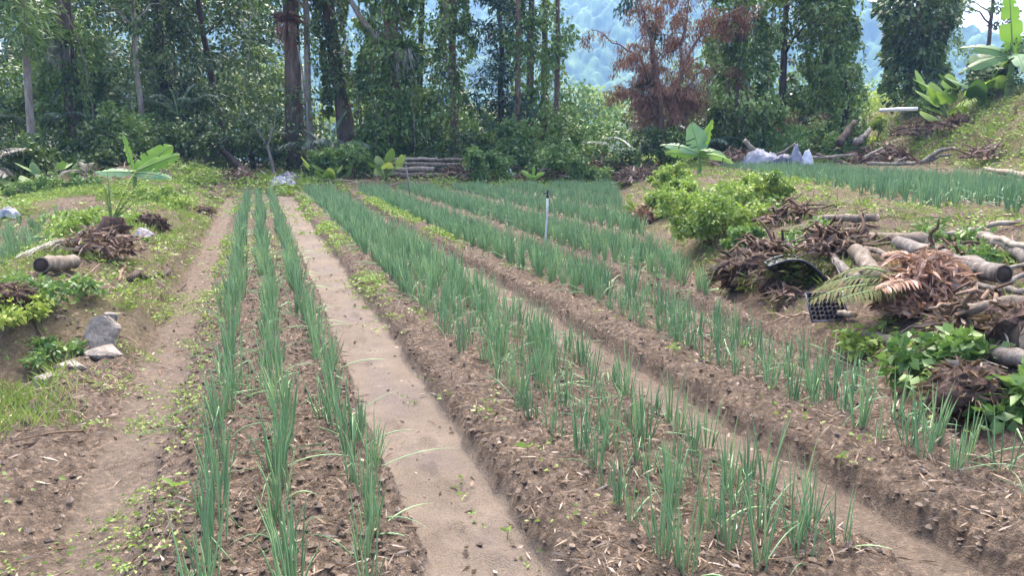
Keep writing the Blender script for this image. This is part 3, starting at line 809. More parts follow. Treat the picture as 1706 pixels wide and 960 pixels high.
tag(obj("liana", tube(curve((0, 0, -.1), (-.1, .1, 4.6), 10, (.15, 0, 0), .04), .035, 6, .6), M["palebark"], None, at(508, 29.4)), "thin pale liana running up before the thick brown twin trunk", "liana")
for k, (px, d, zt) in enumerate(((150, 29, 6.5), (205, 28.6, 6), (330, 30, 6.5), (420, 30, 6), (610, 29.4, 6.2), (640, 29.2, 6.5), (680, 29.6, 6.4), (735, 29.8, 6.2), (780, 29.6, 6.3), (1180, 29.8, 6), (1215, 29.6, 6.4), (1262, 29.8, 6.2))):
    a_ = RIGHT if k % 2 else RIGHT + pi
    c_ = curve((0, 0, -.1), (cos(a_) * rng.uniform(.2, 1.0), sin(a_) * .6, zt), 12, (cos(a_) * rng.uniform(-.6, .5), 0, 0), .05)
    lg = tube(c_, .022, 5, .5)
    lr = thing("liana", "thin twining liana with small leaves hanging among the trunks of the tree line", "liana", at(px, d), "lianas hanging in the tree line")
    obj("stem", lg, M["bark"] if k % 3 else M["palebark"], lr)
    m_ = 240; f_ = rng.uniform(.5, zt, m_)
    obj("foliage", leaves(interp_path(c_, f_) + rng.normal(size=(m_, 3)) * .12, rng.normal(size=(m_, 3)) * .5 + np.array([0, 0, -.7]), rng.uniform(.08, .18, m_), .08, rng.random(m_)), M["vine"], lr)
sap = thing("sapling", "small bare forked sapling at the left of the dark palm", "sapling", at(452, 28))
tag(sap, group=None)
sg = Geo()
tube(curve((0, 0, -.1), (-.15, 0, 1.1), 6, (.05, 0, 0), .01), np.linspace(.07, .05, 6), 7, .6, g=sg)
tube(curve((-.15, 0, 1.08), (-.75, .1, 2.0), 6, (0, 0, .05), .02), np.linspace(.045, .02, 6), 6, .6, g=sg)
tube(curve((-.15, 0, 1.08), (.2, .1, 2.2), 6, (.05, 0, 0), .02), np.linspace(.045, .02, 6), 6, .6, g=sg)
obj("trunk", sg, M["palebark"], sap)
obj("crown", clumps(np.array([[-.7, .1, 2.0], [.2, .1, 2.1], [-.3, 0, 1.7]]), .35, 90, .12), M["forest"], sap)

# the wood behind and the lit trees beyond
def woods():
    g = Geo()
    for (pa, pb, d0, d1, n, z0, z1, r_) in ((-220, 470, 36, 46, 400, .2, 9, 1.0), (470, 540, 36, 42, 30, .1, 1.8, .7), (620, 930, 36, 44, 110, .1, 2.6, .8), (1050, 1400, 36, 46, 120, .1, 2.8, .9), (1600, 1950, 52, 64, 60, .0, 3.0, 1.0)):
        cen = []
        for _ in range(n):
            p = at(rng.uniform(pa, pb), rng.uniform(d0, d1)); p[2] += rng.uniform(z0, z1); cen.append(p)
        clumps(cen, r_ * (.6 + .7 * rng.random(n)), 110, .27, g, up=-.3)
    o = obj("woods", g, M["forest"])
    tag(o, "dense dark mass of leaves in the wood behind the first trees", "woods", kind="stuff")
woods()
BG = "sunlit trees in the valley beyond the tree line"
for (px, d, h, w, mat) in ((590, 70, 7.5, 7, "yellowleaf"), (450, 62, 8, 6, "yellowleaf"), (380, 75, 9, 7, "shrubleaf"), (820, 75, 5, 7, "yellowleaf"), (960, 60, 5.6, 6, "shrubleaf"), (1010, 80, 7, 8, "yellowleaf"),
        (1170, 60, 7, 6, "shrubleaf"), (1290, 66, 7, 6, "shrubleaf"), (1435, 58, 4.4, 6, "yellowleaf"), (1465, 75, 5.5, 7, "shrubleaf"), (1570, 66, 5.0, 7, "shrubleaf"), (1660, 60, 4.6, 7, "shrubleaf"), (1720, 56, 5, 6, "forest"), (720, 66, 4, 6, "shrubleaf"), (250, 60, 9, 7, "forest"), (100, 62, 9, 8, "forest"), (1400, 82, 7.4, 8, "shrubleaf"), (1520, 84, 7.4, 8, "yellowleaf")):
    p = at(px, d)
    lift = 1.2 - p[2]
    hh = h - p[2] * .6
    rt = thing("tree", "pale yellow-green leafy tree down in the valley beyond the tree line" if mat == "yellowleaf" else ("mid-green leafy tree down in the valley beyond the tree line" if mat == "shrubleaf" else "dark leafy tree rising behind the wood"), "tree", p, BG)
    obj("trunk", tube(trunk_path(hh * .6, (0, 0), .03, 7), np.linspace(.22, .1, 7), 7, .5), M["darkbark"], rt)
    k = 26
    a = rng.random(k) * 2 * pi; q = rng.random(k) ** .5; zz = rng.random(k)
    cen = np.stack([np.cos(a) * q * w * .5 * np.sqrt(1 - (zz * .8) ** 2), np.sin(a) * q * w * .5 * np.sqrt(1 - (zz * .8) ** 2), hh * (.15 + .8 * zz)], -1)
    obj("crown", clumps(cen, .9 + .6 * rng.random(k), 95, .36, up=-.2), M[mat], rt)

# understorey shrubs along the foot of the tree line
US = "shrubs along the end of the field"
for (px, d, w, h, n, size, mat, lab) in (
        (540, 26.2, 1.9, 1.0, 2200, .13, "shrubleaf", "low bright shrub behind the grey bag at the end of the field"),
        (590, 26.6, 1.8, 1.15, 2200, .12, "shrubleaf", "leafy shrub between the grey bag and the log stack"),
        (808, 26.6, 1.7, 1.1, 2600, .12, "shrubleaf", "light green leafy shrub at the right end of the log stack"),
        (925, 27, 2.2, 1.2, 2400, .12, "shrubleaf", "shrub behind the grey sprinkler riser"),
        (985, 26.6, 2.0, .8, 2000, .12, "shrubleaf", "low shrub in front of the dead brown tree"),
        (1000, 35, 3.6, 2.2, 2600, .17, "shrubleaf", "pale green shrub seen through the gap left of the dead brown tree"),
        (955, 38, 3.6, 2.4, 2400, .18, "shrubleaf", "shrub beyond the gap right of the four slim trunks"),
        (1035, 27.4, 1.6, 1.2, 1600, .13, "forest", "dark shrub at the foot of the dead brown tree"),
        (1110, 28.0, 2.6, 1.5, 2200, .14, "forest", "dark shrub behind the right banana plant"),
        (1335, 29.0, 2.8, 1.5, 3400, .12, "shrubleaf", "soft green shrub behind the plastic sheeting"),
        (1430, 31, 1.9, 1.1, 1800, .13, "shrubleaf", "bush between the root stump and the ivy column"),
        (1460, 33, 1.0, 1.9, 1300, .16, "yellowleaf", "pale yellowish shrub just left of the white pipe"),
        (860, 28.4, 1.8, 2.2, 2300, .15, "shrubleaf", "tall leafy bush at the feet of the four slim trunks"),
        (935, 28.8, 1.7, 2.4, 2300, .15, "vine", "tall bush right of the four slim trunks"),
        (715, 29.4, 2.4, 1.7, 2400, .14, "forest", "dark bush behind the log stack"),
        (800, 29.2, 2.0, 1.6, 2000, .14, "forest", "dark bush behind the small palm"),
        (610, 29.4, 1.2, 2.0, 1500, .14, "vine", "leafy bush between the dark palm and the vine-clad trunk"),
        (425, 28.6, 1.8, 2.1, 2300, .14, "forest", "dark leafy bush behind the forked sapling"),
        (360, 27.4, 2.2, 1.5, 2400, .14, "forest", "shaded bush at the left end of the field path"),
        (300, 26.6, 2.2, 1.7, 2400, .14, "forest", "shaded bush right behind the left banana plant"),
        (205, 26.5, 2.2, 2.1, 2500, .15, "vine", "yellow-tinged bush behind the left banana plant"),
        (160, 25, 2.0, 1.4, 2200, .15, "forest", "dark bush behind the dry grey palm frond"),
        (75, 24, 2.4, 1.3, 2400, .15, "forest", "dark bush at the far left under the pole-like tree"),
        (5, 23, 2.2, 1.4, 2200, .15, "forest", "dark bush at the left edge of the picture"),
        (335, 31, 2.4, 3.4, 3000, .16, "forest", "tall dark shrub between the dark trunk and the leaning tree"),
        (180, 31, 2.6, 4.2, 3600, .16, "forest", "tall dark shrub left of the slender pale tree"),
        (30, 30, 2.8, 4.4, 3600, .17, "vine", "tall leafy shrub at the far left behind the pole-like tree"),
        (1195, 30.2, 1.8, 1.9, 2000, .15, "forest", "dark bush at the foot of the vine-hung trunk"),
        (1275, 30.4, 1.8, 2.2, 2200, .15, "vine", "bush between the vine-hung trunk and the fallen brown branch"),
        (1555, 33, 2.8, 1.2, 2200, .13, "shrubleaf", "shrub on the bank top under the pale green taro leaves"),
        (1640, 30.5, 3.0, 1.6, 2400, .16, "forest", "dark shrub under the big banana plant on the bank top"),
        (1715, 28.3, 2.6, 2.0, 2000, .14, "forest", "dark shrub on the bank top at the right edge of the picture")):
    shrub(lab, at(px, d), w, h, n, size, mat, group=US)

# ------------------------------------------------------------------ banana and taro plants
Rg = RIGHT
TOCAM = CAMSIDE + pi
banana("young banana plant with a rolled spear leaf on the left mound", hit(226, 322), .5, [
    (.95, .15, Rg + 2.5, 1.2, .05, -.9, "banana"), (1.05, .6, Rg + .25, .66, .12, 1.15, "banana"), (1.15, .42, Rg - .15, .42, .14, 1.1, "banana"),
    (.85, .3, Rg + 3.3, .12, .16, -.7, "banana_pale"), (.9, .34, Rg - .4, .05, .25, .8, "banana_pale"), (.5, .2, TOCAM + .3, .5, .4, 0, "banana_dark")])
banana("banana plant with a broad pale upright leaf on the right bank", hit(1165, 292), .6, [
    (.95, .72, Rg + 2.6, 1.25, .05, -1.4, "banana_pale"), (1.05, .34, Rg + .5, 1.18, .02, 1.1, "banana"), (1.35, .36, Rg + 3.15, .5, .38, -.8, "banana_pale"),
    (1.0, .32, Rg + 3.3, .1, .12, -1.2, "banana"), (1.1, .42, Rg + .1, .4, .55, .7, "banana_dark"), (.8, .42, TOCAM + .2, .8, .6, 0, "banana_dark"), (.95, .36, Rg - .4, .1, .4, .6, "banana"), (.7, .22, Rg + 2.7, .5, .4, -.4, "banana_dark")])
banana("tiny yellow-green banana shoot among the shrubs at the field end", at(888, 26), .35, [
    (.6, .2, Rg + 2.9, .7, .25, -.9, "banana"), (.6, .2, Rg + .2, .6, .3, .9, "banana"), (.55, .16, Rg + 1.2, 1.2, .1, .8, "banana"), (.5, .2, TOCAM, .6, .4, 0, "banana_dark")])
pb = at(1672, 28.5)
banana("large banana plant with a tall upright yellow-green leaf on the bank top", pb, 1.5, [
    (2.2, .8, Rg + 2.3, 1.42, .0, -1.3, "banana"), (2.0, .6, Rg + 3.05, .42, .35, -.9, "banana_dark"), (2.0, .75, Rg + .15, .55, .3, 1.0, "banana_dark"),
    (1.8, .65, Rg - .2, .15, .45, .9, "banana_pale"), (1.8, .6, Rg + 3.4, .05, .5, -.7, "banana_dark"), (1.6, .6, TOCAM - .4, .3, .75, .2, "banana_pale"), (1.6, .6, TOCAM + .7, .2, .6, -.3, "banana"), (1.5, .6, Rg + .9, .8, .4, .6, "banana")], r=.11)
def taro_set(n, reach, h0, h1, L):
    return [(L * rng.uniform(.7, 1.1), L * rng.uniform(.55, .85), rng.random() * 2 * pi, reach * rng.uniform(.3, 1.1), rng.uniform(h0, h1), -rng.uniform(.5, 1.25)) for _ in range(n)]
taro("cluster of big rounded yellow-green leaves on the bank top", at(1582, 30), taro_set(20, .95, .3, 1.6, .85), "banana")
taro("tall taro leaves between the yellow-green cluster and the big banana", at(1628, 29.5), taro_set(16, .8, .3, 1.7, .85), "shrubleaf")
taro("broad heart-shaped leaves in front of the left end of the log stack", at(640, 26), taro_set(11, .7, .12, .7, .42), "weedleaf")
taro("broad heart-shaped leaves beside the grey bag at the field end", at(548, 25.6), taro_set(11, .6, .12, .55, .42), "weedleaf")
taro("rounded dull green leaves at the foot of the far-left trunks", at(62, 21.5), taro_set(12, .8, .15, .65, .4), "shrubleaf")

# ------------------------------------------------------------------ logs, sticks and stones
def log(a, b, r0, r1, label, mat="log", group=None, hollow=False, cut=True, name="log", cat="log", bend=(0, 0, 0), wobv=.012):
    a = np.asarray(a, float); b = np.asarray(b, float)
    r0 *= .86; r1 *= .86
    P = curve(a, b, 9, bend, wobv * min(1, np.linalg.norm(b - a)) if wobv < .015 else wobv) - a
    root = thing(name, label, cat, a, group)
    obj("bark", tube(P, np.linspace(r0, r1, 9) * (1 + .03 * rng.normal(size=9)), 14, .5, cap=not hollow, lump=.045), M[mat], root)
    if hollow:
        t = unit(P[-1] - P[-2])
        e = P[-1]
        inn = tube(np.stack([e + t * .002, e - t * .02, e - t * .2]), [r1 * .82, r1 * .78, r1 * .7], 14, .5)
        obj("hollow_end", inn, M["hollow"], root)
        n = 14; tt = t; ref = np.array([0, 0, 1.0]); U = unit(np.cross(tt, ref)); Wv = np.cross(tt, U)
        an = np.arange(n) * 2 * pi / n
        ring = [e + t * q + rr * (np.cos(an)[:, None] * U + np.sin(an)[:, None] * Wv) for q, rr in ((-.01, r1 * .99), (.006, r1 * .97), (.006, r1 * .84))]
        V = np.concatenate(ring); Q = [(k * n + i, k * n + (i + 1) % n, (k + 1) * n + (i + 1) % n, (k + 1) * n + i) for k in range(2) for i in range(n)]
        obj("cut_rim", Geo().add(V, Q), M["log"], root)
    elif cut:
        for e, q in ((P[-1], P[-2]), (P[0], P[1])):
            t = unit(e - q); rr = r1 if e is P[-1] else r0
            if t @ np.array([sin(YAW), cos(YAW), 0]) > .4: continue
            obj("cut_end", tube(np.stack([e - t * .01, e + t * .004]), rr * .93, 14, .5), M["cut"], root)
            break
    return root
def hl(px, py, lift): return hit(px, py, lift)
def up(px, py, lift, d=26.2):
    p = at(px, d); p[2] = max(p[2] + lift, EYE - (py - 233) / FPX * d); return p
# right bank, from the back to the front
log(hl(1362, 374, .06), hl(1462, 362, .12), .048, .055, "straight pale brown log lying uppermost on the right bank", name="log")
log(hl(1425, 392, .05), hl(1549, 402, .09), .06, .07, "brown log ending in a dark cut face in the middle of the right bank", bend=(0, 0, .02))
log(hl(1495, 408, .08), hl(1672, 460, .12), .075, .085, "longest log, grey and hollow-ended, sloping across the right bank", "greylog", hollow=True)
log(hl(1636, 396, .06), hl(1725, 434, .1), .06, .07, "mottled grey log running out of the picture at the right edge", "greylog")
log(hl(1640, 389, .14), hl(1730, 412, .2), .03, .03, "split pale plank-like log lying above the mottled grey log", "palebark", cut=False)
log(hl(1596, 524, .18), hl(1725, 498, .2), .05, .062, "smooth brown log pointing into the dry brown frond heap", hollow=False)
log(hl(1445, 562, .03), hl(1512, 582, .04), .06, .055, "short grey log half sunk in weeds below the frond heap", "greylog")
log(hl(1620, 585, .05), hl(1725, 604, .06), .06, .065, "grey log lying among leafy weeds at the right edge", "greylog")
log(hl(1372, 524, .04), hl(1424, 528, .05), .028, .03, "thin pale log end beside the black seedling tray", "palebark")
log(hl(1388, 432, .05), hl(1428, 472, .05), .045, .05, "short grey pole between the two black plastic trays", "greylog")
log(hl(1425, 425, .05), hl(1462, 462, .04), .085, .09, "thick weathered brown log stub behind the black seedling tray", "log")
log(hl(1660, 455, .03), hl(1720, 436, .09), .02, .016, "thin bare pole slanting up beside the hollow log", "palebark", cut=False, name="pole", cat="pole")
log(hl(1672, 480, .03), hl(1720, 452, .08), .022, .018, "second thin pole, just below the other thin pole", "greylog", cut=False, name="pole", cat="pole")
log(hl(1655, 545, .1), hl(1720, 562, .1), .13, .15, "dark log stub at the right edge under the smooth brown log", "darkbark")  # plain dark bark over the whole stub
log(hl(1560, 395, .05), hl(1700, 372, .08), .03, .025, "long thin pale pole along the top of the right bank", "palebark", cut=False, name="pole", cat="pole")
log(hl(1440, 418, .08), hl(1620, 452, .14), .03, .035, "long thin brown pole lying just below the longest log", "log", cut=False, name="pole", cat="pole")
log(hl(1610, 470, .06), hl(1725, 486, .12), .028, .03, "thin grey pole between the hollow log end and the smooth brown log", "greylog", cut=False, name="pole", cat="pole")
log(hl(1350, 398, .06), hl(1450, 432, .08), .026, .03, "thin dark pole slanting below the uppermost log", "darkbark", cut=False, name="pole", cat="pole")
# upper field's far side
log(up(1296, 262, .05), up(1326, 247, .75), .045, .04, "pole propped up through the plastic sheeting", cut=False, name="pole", cat="pole")
log(up(1276, 262, .1), up(1312, 252, .5), .04, .035, "shorter pole leaning behind the plastic sheeting", cut=False, name="pole", cat="pole")
log(up(1262, 254, .02), up(1240, 234, .25), .09, .09, "upright sawn stump end left of the plastic sheeting", "palebark")
log(up(1345, 262, .08), up(1425, 258, .12), .06, .06, "horizontal pale log right of the plastic sheeting", "palebark")
log(up(1362, 256, .3), up(1415, 272, .08), .045, .05, "thin log slanting down across the horizontal pale log", "log")
log(up(1440, 262, .05), up(1472, 246, .35), .055, .05, "log slanting up to the right in the middle of the upper field's edge", "palebark")
log(up(1448, 274, .08), up(1528, 277, .1), .07, .07, "long flat pale log on the edge of the upper field", "palebark")
log(up(1490, 272, .06), up(1512, 262, .1), .05, .05, "short log leaning on the long flat pale log", "log")
log(up(1535, 272, .08), up(1590, 248, .2), .1, .05, "grey driftwood-like branch at the foot of the high bank", "greylog", bend=(0, 0, .15), wobv=.03)
log(up(1550, 268, .05), up(1586, 256, .15), .06, .04, "smaller grey branch beside the driftwood-like branch", "greylog", wobv=.03)
log(hl(1640, 281, .06), hl(1720, 296, .08), .07, .08, "pale log at the foot of the high bank by the right edge", "palebark")
log(up(1340, 274, .05), up(1400, 277, .05), .035, .035, "thin pole lying along the upper field's far edge", "log", cut=False, name="pole", cat="pole")
for k, (a, b, r_, lab) in enumerate((((1398, 240), (1420, 218), .16, "dark upturned root stump at the foot of the high bank"), ((1425, 240), (1452, 222), .12, "pale splintered root lying right of the dark root stump"))):
    log(up(*a, .1), up(a[0], a[1], .1) + np.array([.8, .3, .75 - .25 * k]), r_, r_ * .6, lab, "darkbark" if k == 0 else "greylog", cut=False, name="root_stump", cat="stump", wobv=.03)
# white pipe sticking out of the bank
pp = at(1462, 28.5); qq = at(1520, 27.6)
pz = 1.6 + (233 - 184) / FPX * 28
tag(obj("white_pipe", tube(np.array([[pp[0], pp[1], pz - .02], [(pp[0] + qq[0]) / 2, (pp[1] + qq[1]) / 2, pz], [qq[0] + .1, qq[1], pz]]), .065, 14, .5), M["whitepipe"]), "straight white pipe sticking out of the top of the high bank", "pipe")

# log stack
b0 = at(652, 27.0); rv = np.array([cos(Rg), sin(Rg), 0]); fv = np.array([sin(YAW), cos(YAW), 0])
LS = "stacked logs at the end of the field"
for (z, f, s0, s1, r_) in ((.09, 0, -.1, 1.9, .1), (.09, .25, .1, 2.1, .09), (.1, .5, .0, 2.0, .1), (.27, .1, .0, 1.4, .12), (.27, .36, .2, 2.2, .085), (.43, .15, .1, 2.3, .08), (.45, .36, -.1, 2.0, .07), (.58, .22, .0, 1.5, .07), (.58, .42, .5, 2.4, .065)):
    b = b0 + fv * f
    b[2] = float(height(b0[0] + 1, b0[1] + .3)) + z + .05
    log(b + rv * s0 + np.array([0, 0, rng.normal() * .015]), b + rv * s1 + np.array([0, 0, rng.normal() * .02]) + fv * rng.normal() * .05, r_, r_ * .9, "one of the pale barked logs piled at the end of the field", "palebark" if rng.random() < .6 else "log", LS)
# left mound
log(hl(122, 430, .08), hl(68, 436, .1), .075, .08, "short log with a dark ringed cut end on the left mound", "log", hollow=True)
log(hl(197, 472, .0), hl(216, 428, .03), .016, .02, "reddish stick poking up from the left mound", "redbark", cut=False, name="stick", cat="stick")
log(hl(216, 470, .03), hl(282, 455, .05), .035, .03, "dark broken branch lying on the left mound", "darkbark", cut=False, name="branch", cat="branch", wobv=.02)
log(hl(296, 488, .0), hl(310, 474, .06), .012, .01, "thin dark twig sticking up beside the left path", "darkbark", cut=False, name="stick", cat="stick")
log(hl(992, 276, .06), hl(1040, 288, .06), .07, .08, "pale log lying among brush below the dead brown tree", "palebark")
log(hl(1225, 255, .05), hl(1195, 272, .05), .05, .04, "crooked pale branch behind the right banana plant", "palebark", wobv=.03)

def rock(label, pos, size, seed, flat=1.0):
    r = np.random.default_rng(seed)
    bm = bmesh.new()
    for _ in range(16):
        v = r.normal(size=3); v /= np.linalg.norm(v); v = np.sign(v) * np.abs(v) ** .6
        bm.verts.new(v * np.array(size) * r.uniform(.8, 1.05))
    res = bmesh.ops.convex_hull(bm, input=list(bm.verts))
    bmesh.ops.delete(bm, geom=[v for v in bm.verts if not v.link_faces], context='VERTS')
    bmesh.ops.bevel(bm, geom=list(bm.edges), offset=min(size) * .08, segments=2, affect='EDGES')
    bmesh.ops.triangulate(bm, faces=list(bm.faces))
    bmesh.ops.subdivide_edges(bm, edges=list(bm.edges), cuts=1, use_grid_fill=True)
    for v in bm.verts:
        v.co += v.normal * float(fbm(v.co.x * 18 + seed, v.co.y * 18 + v.co.z * 11, 3, 3)) * min(size) * .25
    me = bpy.data.meshes.new("rock"); bm.to_mesh(me); bm.free()
    me.materials.append(M["rock"])
    o = bpy.data.objects.new("rock", me); C.objects.link(o); o.location = pos; o.rotation_euler = (0, 0, r.uniform(0, 6))
    return tag(o, label, "rock", "rocks edging the left path")
rock("largest squarish grey rock beside the left path", hl(172, 562, .05), (.15, .12, .16), 3)
rock("flat pale rock just below the largest rock by the left path", hl(172, 592, .0), (.14, .11, .055), 5)
rock("low tan rock between the flat pale rock and the pointed one", hl(122, 614, .0), (.12, .09, .05), 9)
rock("small pointed grey rock, nearest of the rocks by the left path", hl(76, 638, .01), (.085, .08, .075), 14)
rock("pale rounded stone on top of the largest rock by the left path", hl(185, 531, .04), (.07, .06, .05), 21)

def root_mass(label, pos, w, h, mat="root", n=260, dry=True, name="root_clump"):
    root = thing(name, label, "root clump", pos)
    bm = bmesh.new(); bmesh.ops.create_icosphere(bm, subdivisions=4, radius=1)
    sd = rng.uniform(0, 50)
    for v in bm.verts:
        k = 1 + float(fbm(v.co.x * 2.5 + sd, v.co.y * 2.5 + v.co.z * 2, 5, 4)) * .9
        v.co = v.co * k; v.co.x *= w * .5; v.co.y *= w * .42; v.co.z *= h * .6
    me = bpy.data.meshes.new("soil_lump"); bm.to_mesh(me); bm.free(); me.materials.append(M[mat])
    obj("soil_lump", me, None, root, (0, 0, h * .2))
    g = Geo()
    P = rdir(n, .3); P[:, 2] = np.abs(P[:, 2])
    leaves(P * np.array([w * .48, w * .4, h * .7]), P + rng.normal(size=(n, 3)) * .7, rng.uniform(.06, .2, n) * (w / .5), .012, rng.random(n), g, sag=.4)
    obj("rootlets", g, M["straw"] if dry else M["twig"], root)
root_mass("dark brown root ball with withered stalks on the left mound", hl(252, 385, .0), .36, .26, dry=False)
root_mass("brown dry root clump farther along the left mound", hl(340, 356, .0), .36, .15)
root_mass("small dry clump where the left mound meets the path", hl(345, 330, .0), .28, .12)
root_mass("dark crumbly root clod under leafy weeds at the right", hl(1612, 672, .06), .42, .26)
root_mass("dark earth lump at the left edge below the mound weeds", hl(12, 498, .02), .35, .2)
root_mass("earthy root mass behind the smooth brown log at the right edge", hl(1700, 560, .05), .45, .28)
root_mass("brown root clump on the bank below the right leafy bush", hl(1240, 470, .05), .6, .35)
root_mass("twiggy dry root clump under the curved black tray", hl(1300, 478, .03), .45, .3)

# ------------------------------------------------------------------ dry fronds and brown heaps
def curled(n, spread, hgt, Ls, Ws, g=None, seg=5, flat=.6, centre=(0, 0, 0)):
    """curled dry leaf strips"""
    g = g or Geo()
    for _ in range(n):
        a = rng.random() * 2 * pi; q = rng.random() ** .5
        p = np.array([cos(a) * q * spread[0], sin(a) * q * spread[1], hgt * (1 - q ** 2) * (rng.random() ** .5)]) + np.asarray(centre)
        d = unit(np.array([cos(a) * .3, sin(a) * .3, rng.uniform(-.3, .3)]) + rng.normal(size=3) * np.array([1, 1, .45]))
        L = rng.uniform(*Ls); Wd = rng.uniform(*Ws)
        side = unit(np.cross(d, rng.normal(size=3))); up = np.cross(side, d)
        s = np.linspace(0, 1, seg); cu = rng.uniform(.3, 1.6) * rng.choice([-1, 1])
        c = p + d * (s * L)[:, None] + up * (cu * L * s ** 2)[:, None] * .7 - np.array([0, 0, 1]) * (s ** 2 * L * .3)[:, None]
        wv = (Wd * np.sin(pi * (.12 + .86 * s)))[:, None] * .5
        V = np.stack([c - side * wv + up * wv * .6, c, c + side * wv + up * wv * .6], 1).reshape(-1, 3)
        V[:, 2] = np.maximum(V[:, 2], -.02)
        i = np.arange(seg - 1)[:, None] * 3; j = np.arange(2)[None]
        Q = np.stack([i + j, i + j + 1, i + 3 + j + 1, i + 3 + j], -1).reshape(-1, 4)
        g.add(V, Q, None, rng.random())
    return g
hp = hl(1545, 512, .0)
fh = thing("dry_frond_heap", "heap of curled pinkish-brown dry fronds on the right bank", "dry fronds", hp)
obj("dry_leaves", curled(1700, (.37, .3), .44, (.05, .14), (.014, .038)), M["drypink"], fh)
for (az, el, L, dr) in ((Rg + 2.95, .42, .75, .45), (Rg + 3.25, .22, .8, .3), (Rg + 2.6, .65, .75, .6), (Rg + 3.5, .1, .7, .15)):
    rc, lf = frond_geo(L, 22, .2, el, dr, .022, az)
    f = obj("green_frond", lf, M["olive"], fh, (-.12 * cos(Rg), -.12 * sin(Rg), .14)); obj("rachis", rc, M["stem"], f)
    f["label"] = "olive green half-withered frond"
for (az, el, L, dr) in ((Rg + 2.3, .95, .55, .5), (Rg + 1.9, .8, .6, .6), (Rg + .6, .7, .6, .6), (Rg + 3.7, .2, .6, .2), (Rg + 1.3, 1.0, .55, .6)):
    rc, lf = frond_geo(L, 18, .17, el, dr, .024, az)
    f = obj("dry_frond", lf, M["drypink"], fh, (0, 0, .2)); obj("rachis", rc, M["twig"], f)
hp = hl(160, 430, .0)
fh = thing("dry_frond_heap", "greyish-brown heap of dry fronds and bracts on the left mound", "dry fronds", hp)
obj("dry_leaves", curled(620, (.36, .28), .28, (.05, .17), (.014, .04)), M["brownleaf"], fh)
for (az, el, L, dr) in ((Rg + 3.0, .25, .75, .45), (Rg + 3.3, .15, .7, .3)):
    rc, lf = frond_geo(L, 20, .2, el, dr, .02, az)
    f = obj("dry_frond", lf, M["greydry"], fh, (0, 0, .12)); obj("rachis", rc, M["twig"], f)
cs = hl(190, 415, .0)
cy_ = thing("sprouting_stump", "dead palm stump with a few upright new green fronds on the left mound", "stump", cs)
obj("stump", tube(np.array([[0, 0, -.1], [0, 0, .12], [.02, 0, .26]]), [.17, .16, .11], 12, .5, lump=.25), M["root"], cy_)
obj("bracts", curled(90, (.18, .18), .25, (.1, .2), (.03, .06)), M["brownleaf"], cy_)
for (az, el, L, dr, m_) in ((Rg + .5, 1.15, .72, .12, "weedleaf"), (Rg + .25, .95, .8, .1, "weedleaf"), (Rg + 2.0, 1.35, .6, .05, "yellowleaf"), (Rg + 2.6, 1.4, .42, .03, "yellowleaf"), (Rg + .1, .75, .6, .12, "yellowleaf")):
    rc, lf = frond_geo(L, 20, .075, el, dr, .03, az)
    f = obj("frond", lf, M[m_], cy_, (0, 0, .2)); obj("rachis", rc, M["stem"], f)
hp = hl(1066, 378, .0)
fh = thing("dry_leaf_tuft", "dark tuft of curled dry leaves with green shoots left of the leafy bush", "dry leaves", hp)
obj("dry_leaves", curled(190, (.28, .22), .42, (.08, .2), (.025, .06)), M["drypink"], fh)
n_ = 14
obj("shoots", leaves(np.tile([[-.1, 0, .3]], (n_, 1)), rdir(n_, 1.2) + np.array([-.4, 0, 0]), .4, .03, rng.random(n_), sag=.2), M["weedleaf"], fh)
hp = hl(1312, 505, .0)
fh = thing("dry_leaf_tuft", "reddish-brown hanging dry leaves just left of the black seedling tray", "dry leaves", hp)
obj("dry_leaves", curled(150, (.15, .1), .2, (.06, .15), (.015, .035)), M["brownleaf"], fh)
tag(fh, group=None)

# ------------------------------------------------------------------ plastic: trays, sheets, bags, sprinkler
def bent_tray():
    p = hl(1335, 452, .16)
    root = thing("seedling_tray", "black plastic tray bent into an arch on the right bank", "tray", p, rz=Rg - .12)
    n, m = 22, 9; L, Wd = .62, .27
    s = np.linspace(0, 1, n); q = np.linspace(-1, 1, m)
    x = (s - .5) * L; z = .10 * np.cos((s - .35) * 3.6) - .19 * np.clip(s - .45, 0, 1) ** 1.5 * 1.6
    V = np.stack([np.repeat(x[:, None], m, 1), np.repeat(q[None] * Wd * .5, n, 0), np.repeat(z[:, None], m, 1)], -1)
    def sheet(off):
        VV = V.copy(); VV[..., 2] += off
        return VV.reshape(-1, 3)
    i = np.arange(n - 1)[:, None] * m; j = np.arange(m - 1)[None]
    Q = np.stack([i + j, i + j + 1, i + m + j + 1, i + m + j], -1).reshape(-1, 4)
    g = Geo().add(sheet(0), Q); g.add(sheet(-.006), Q[:, ::-1])
    for k in range(2, n - 2, 2):
        g.join(tube(np.stack([V[k, 0] + [0, .02, .004], V[k, m // 2] + [0, 0, .004], V[k, -1] + [0, -.02, .004]]), .006, 5, .5))
    obj("tray_body", g, M["blackplastic"], root)
    rim = Geo()
    for e in (0, -1):
        c = V[:, e]
        tube(c + np.array([0, 0, .012]), .014, 6, .5, g=rim)
    tube(V[0] + np.array([0, 0, .012]), .014, 6, .5, g=rim); tube(V[-1] + np.array([0, 0, .012]), .014, 6, .5, g=rim)
    obj("rim", rim, M["blackplastic"], root)
bent_tray()
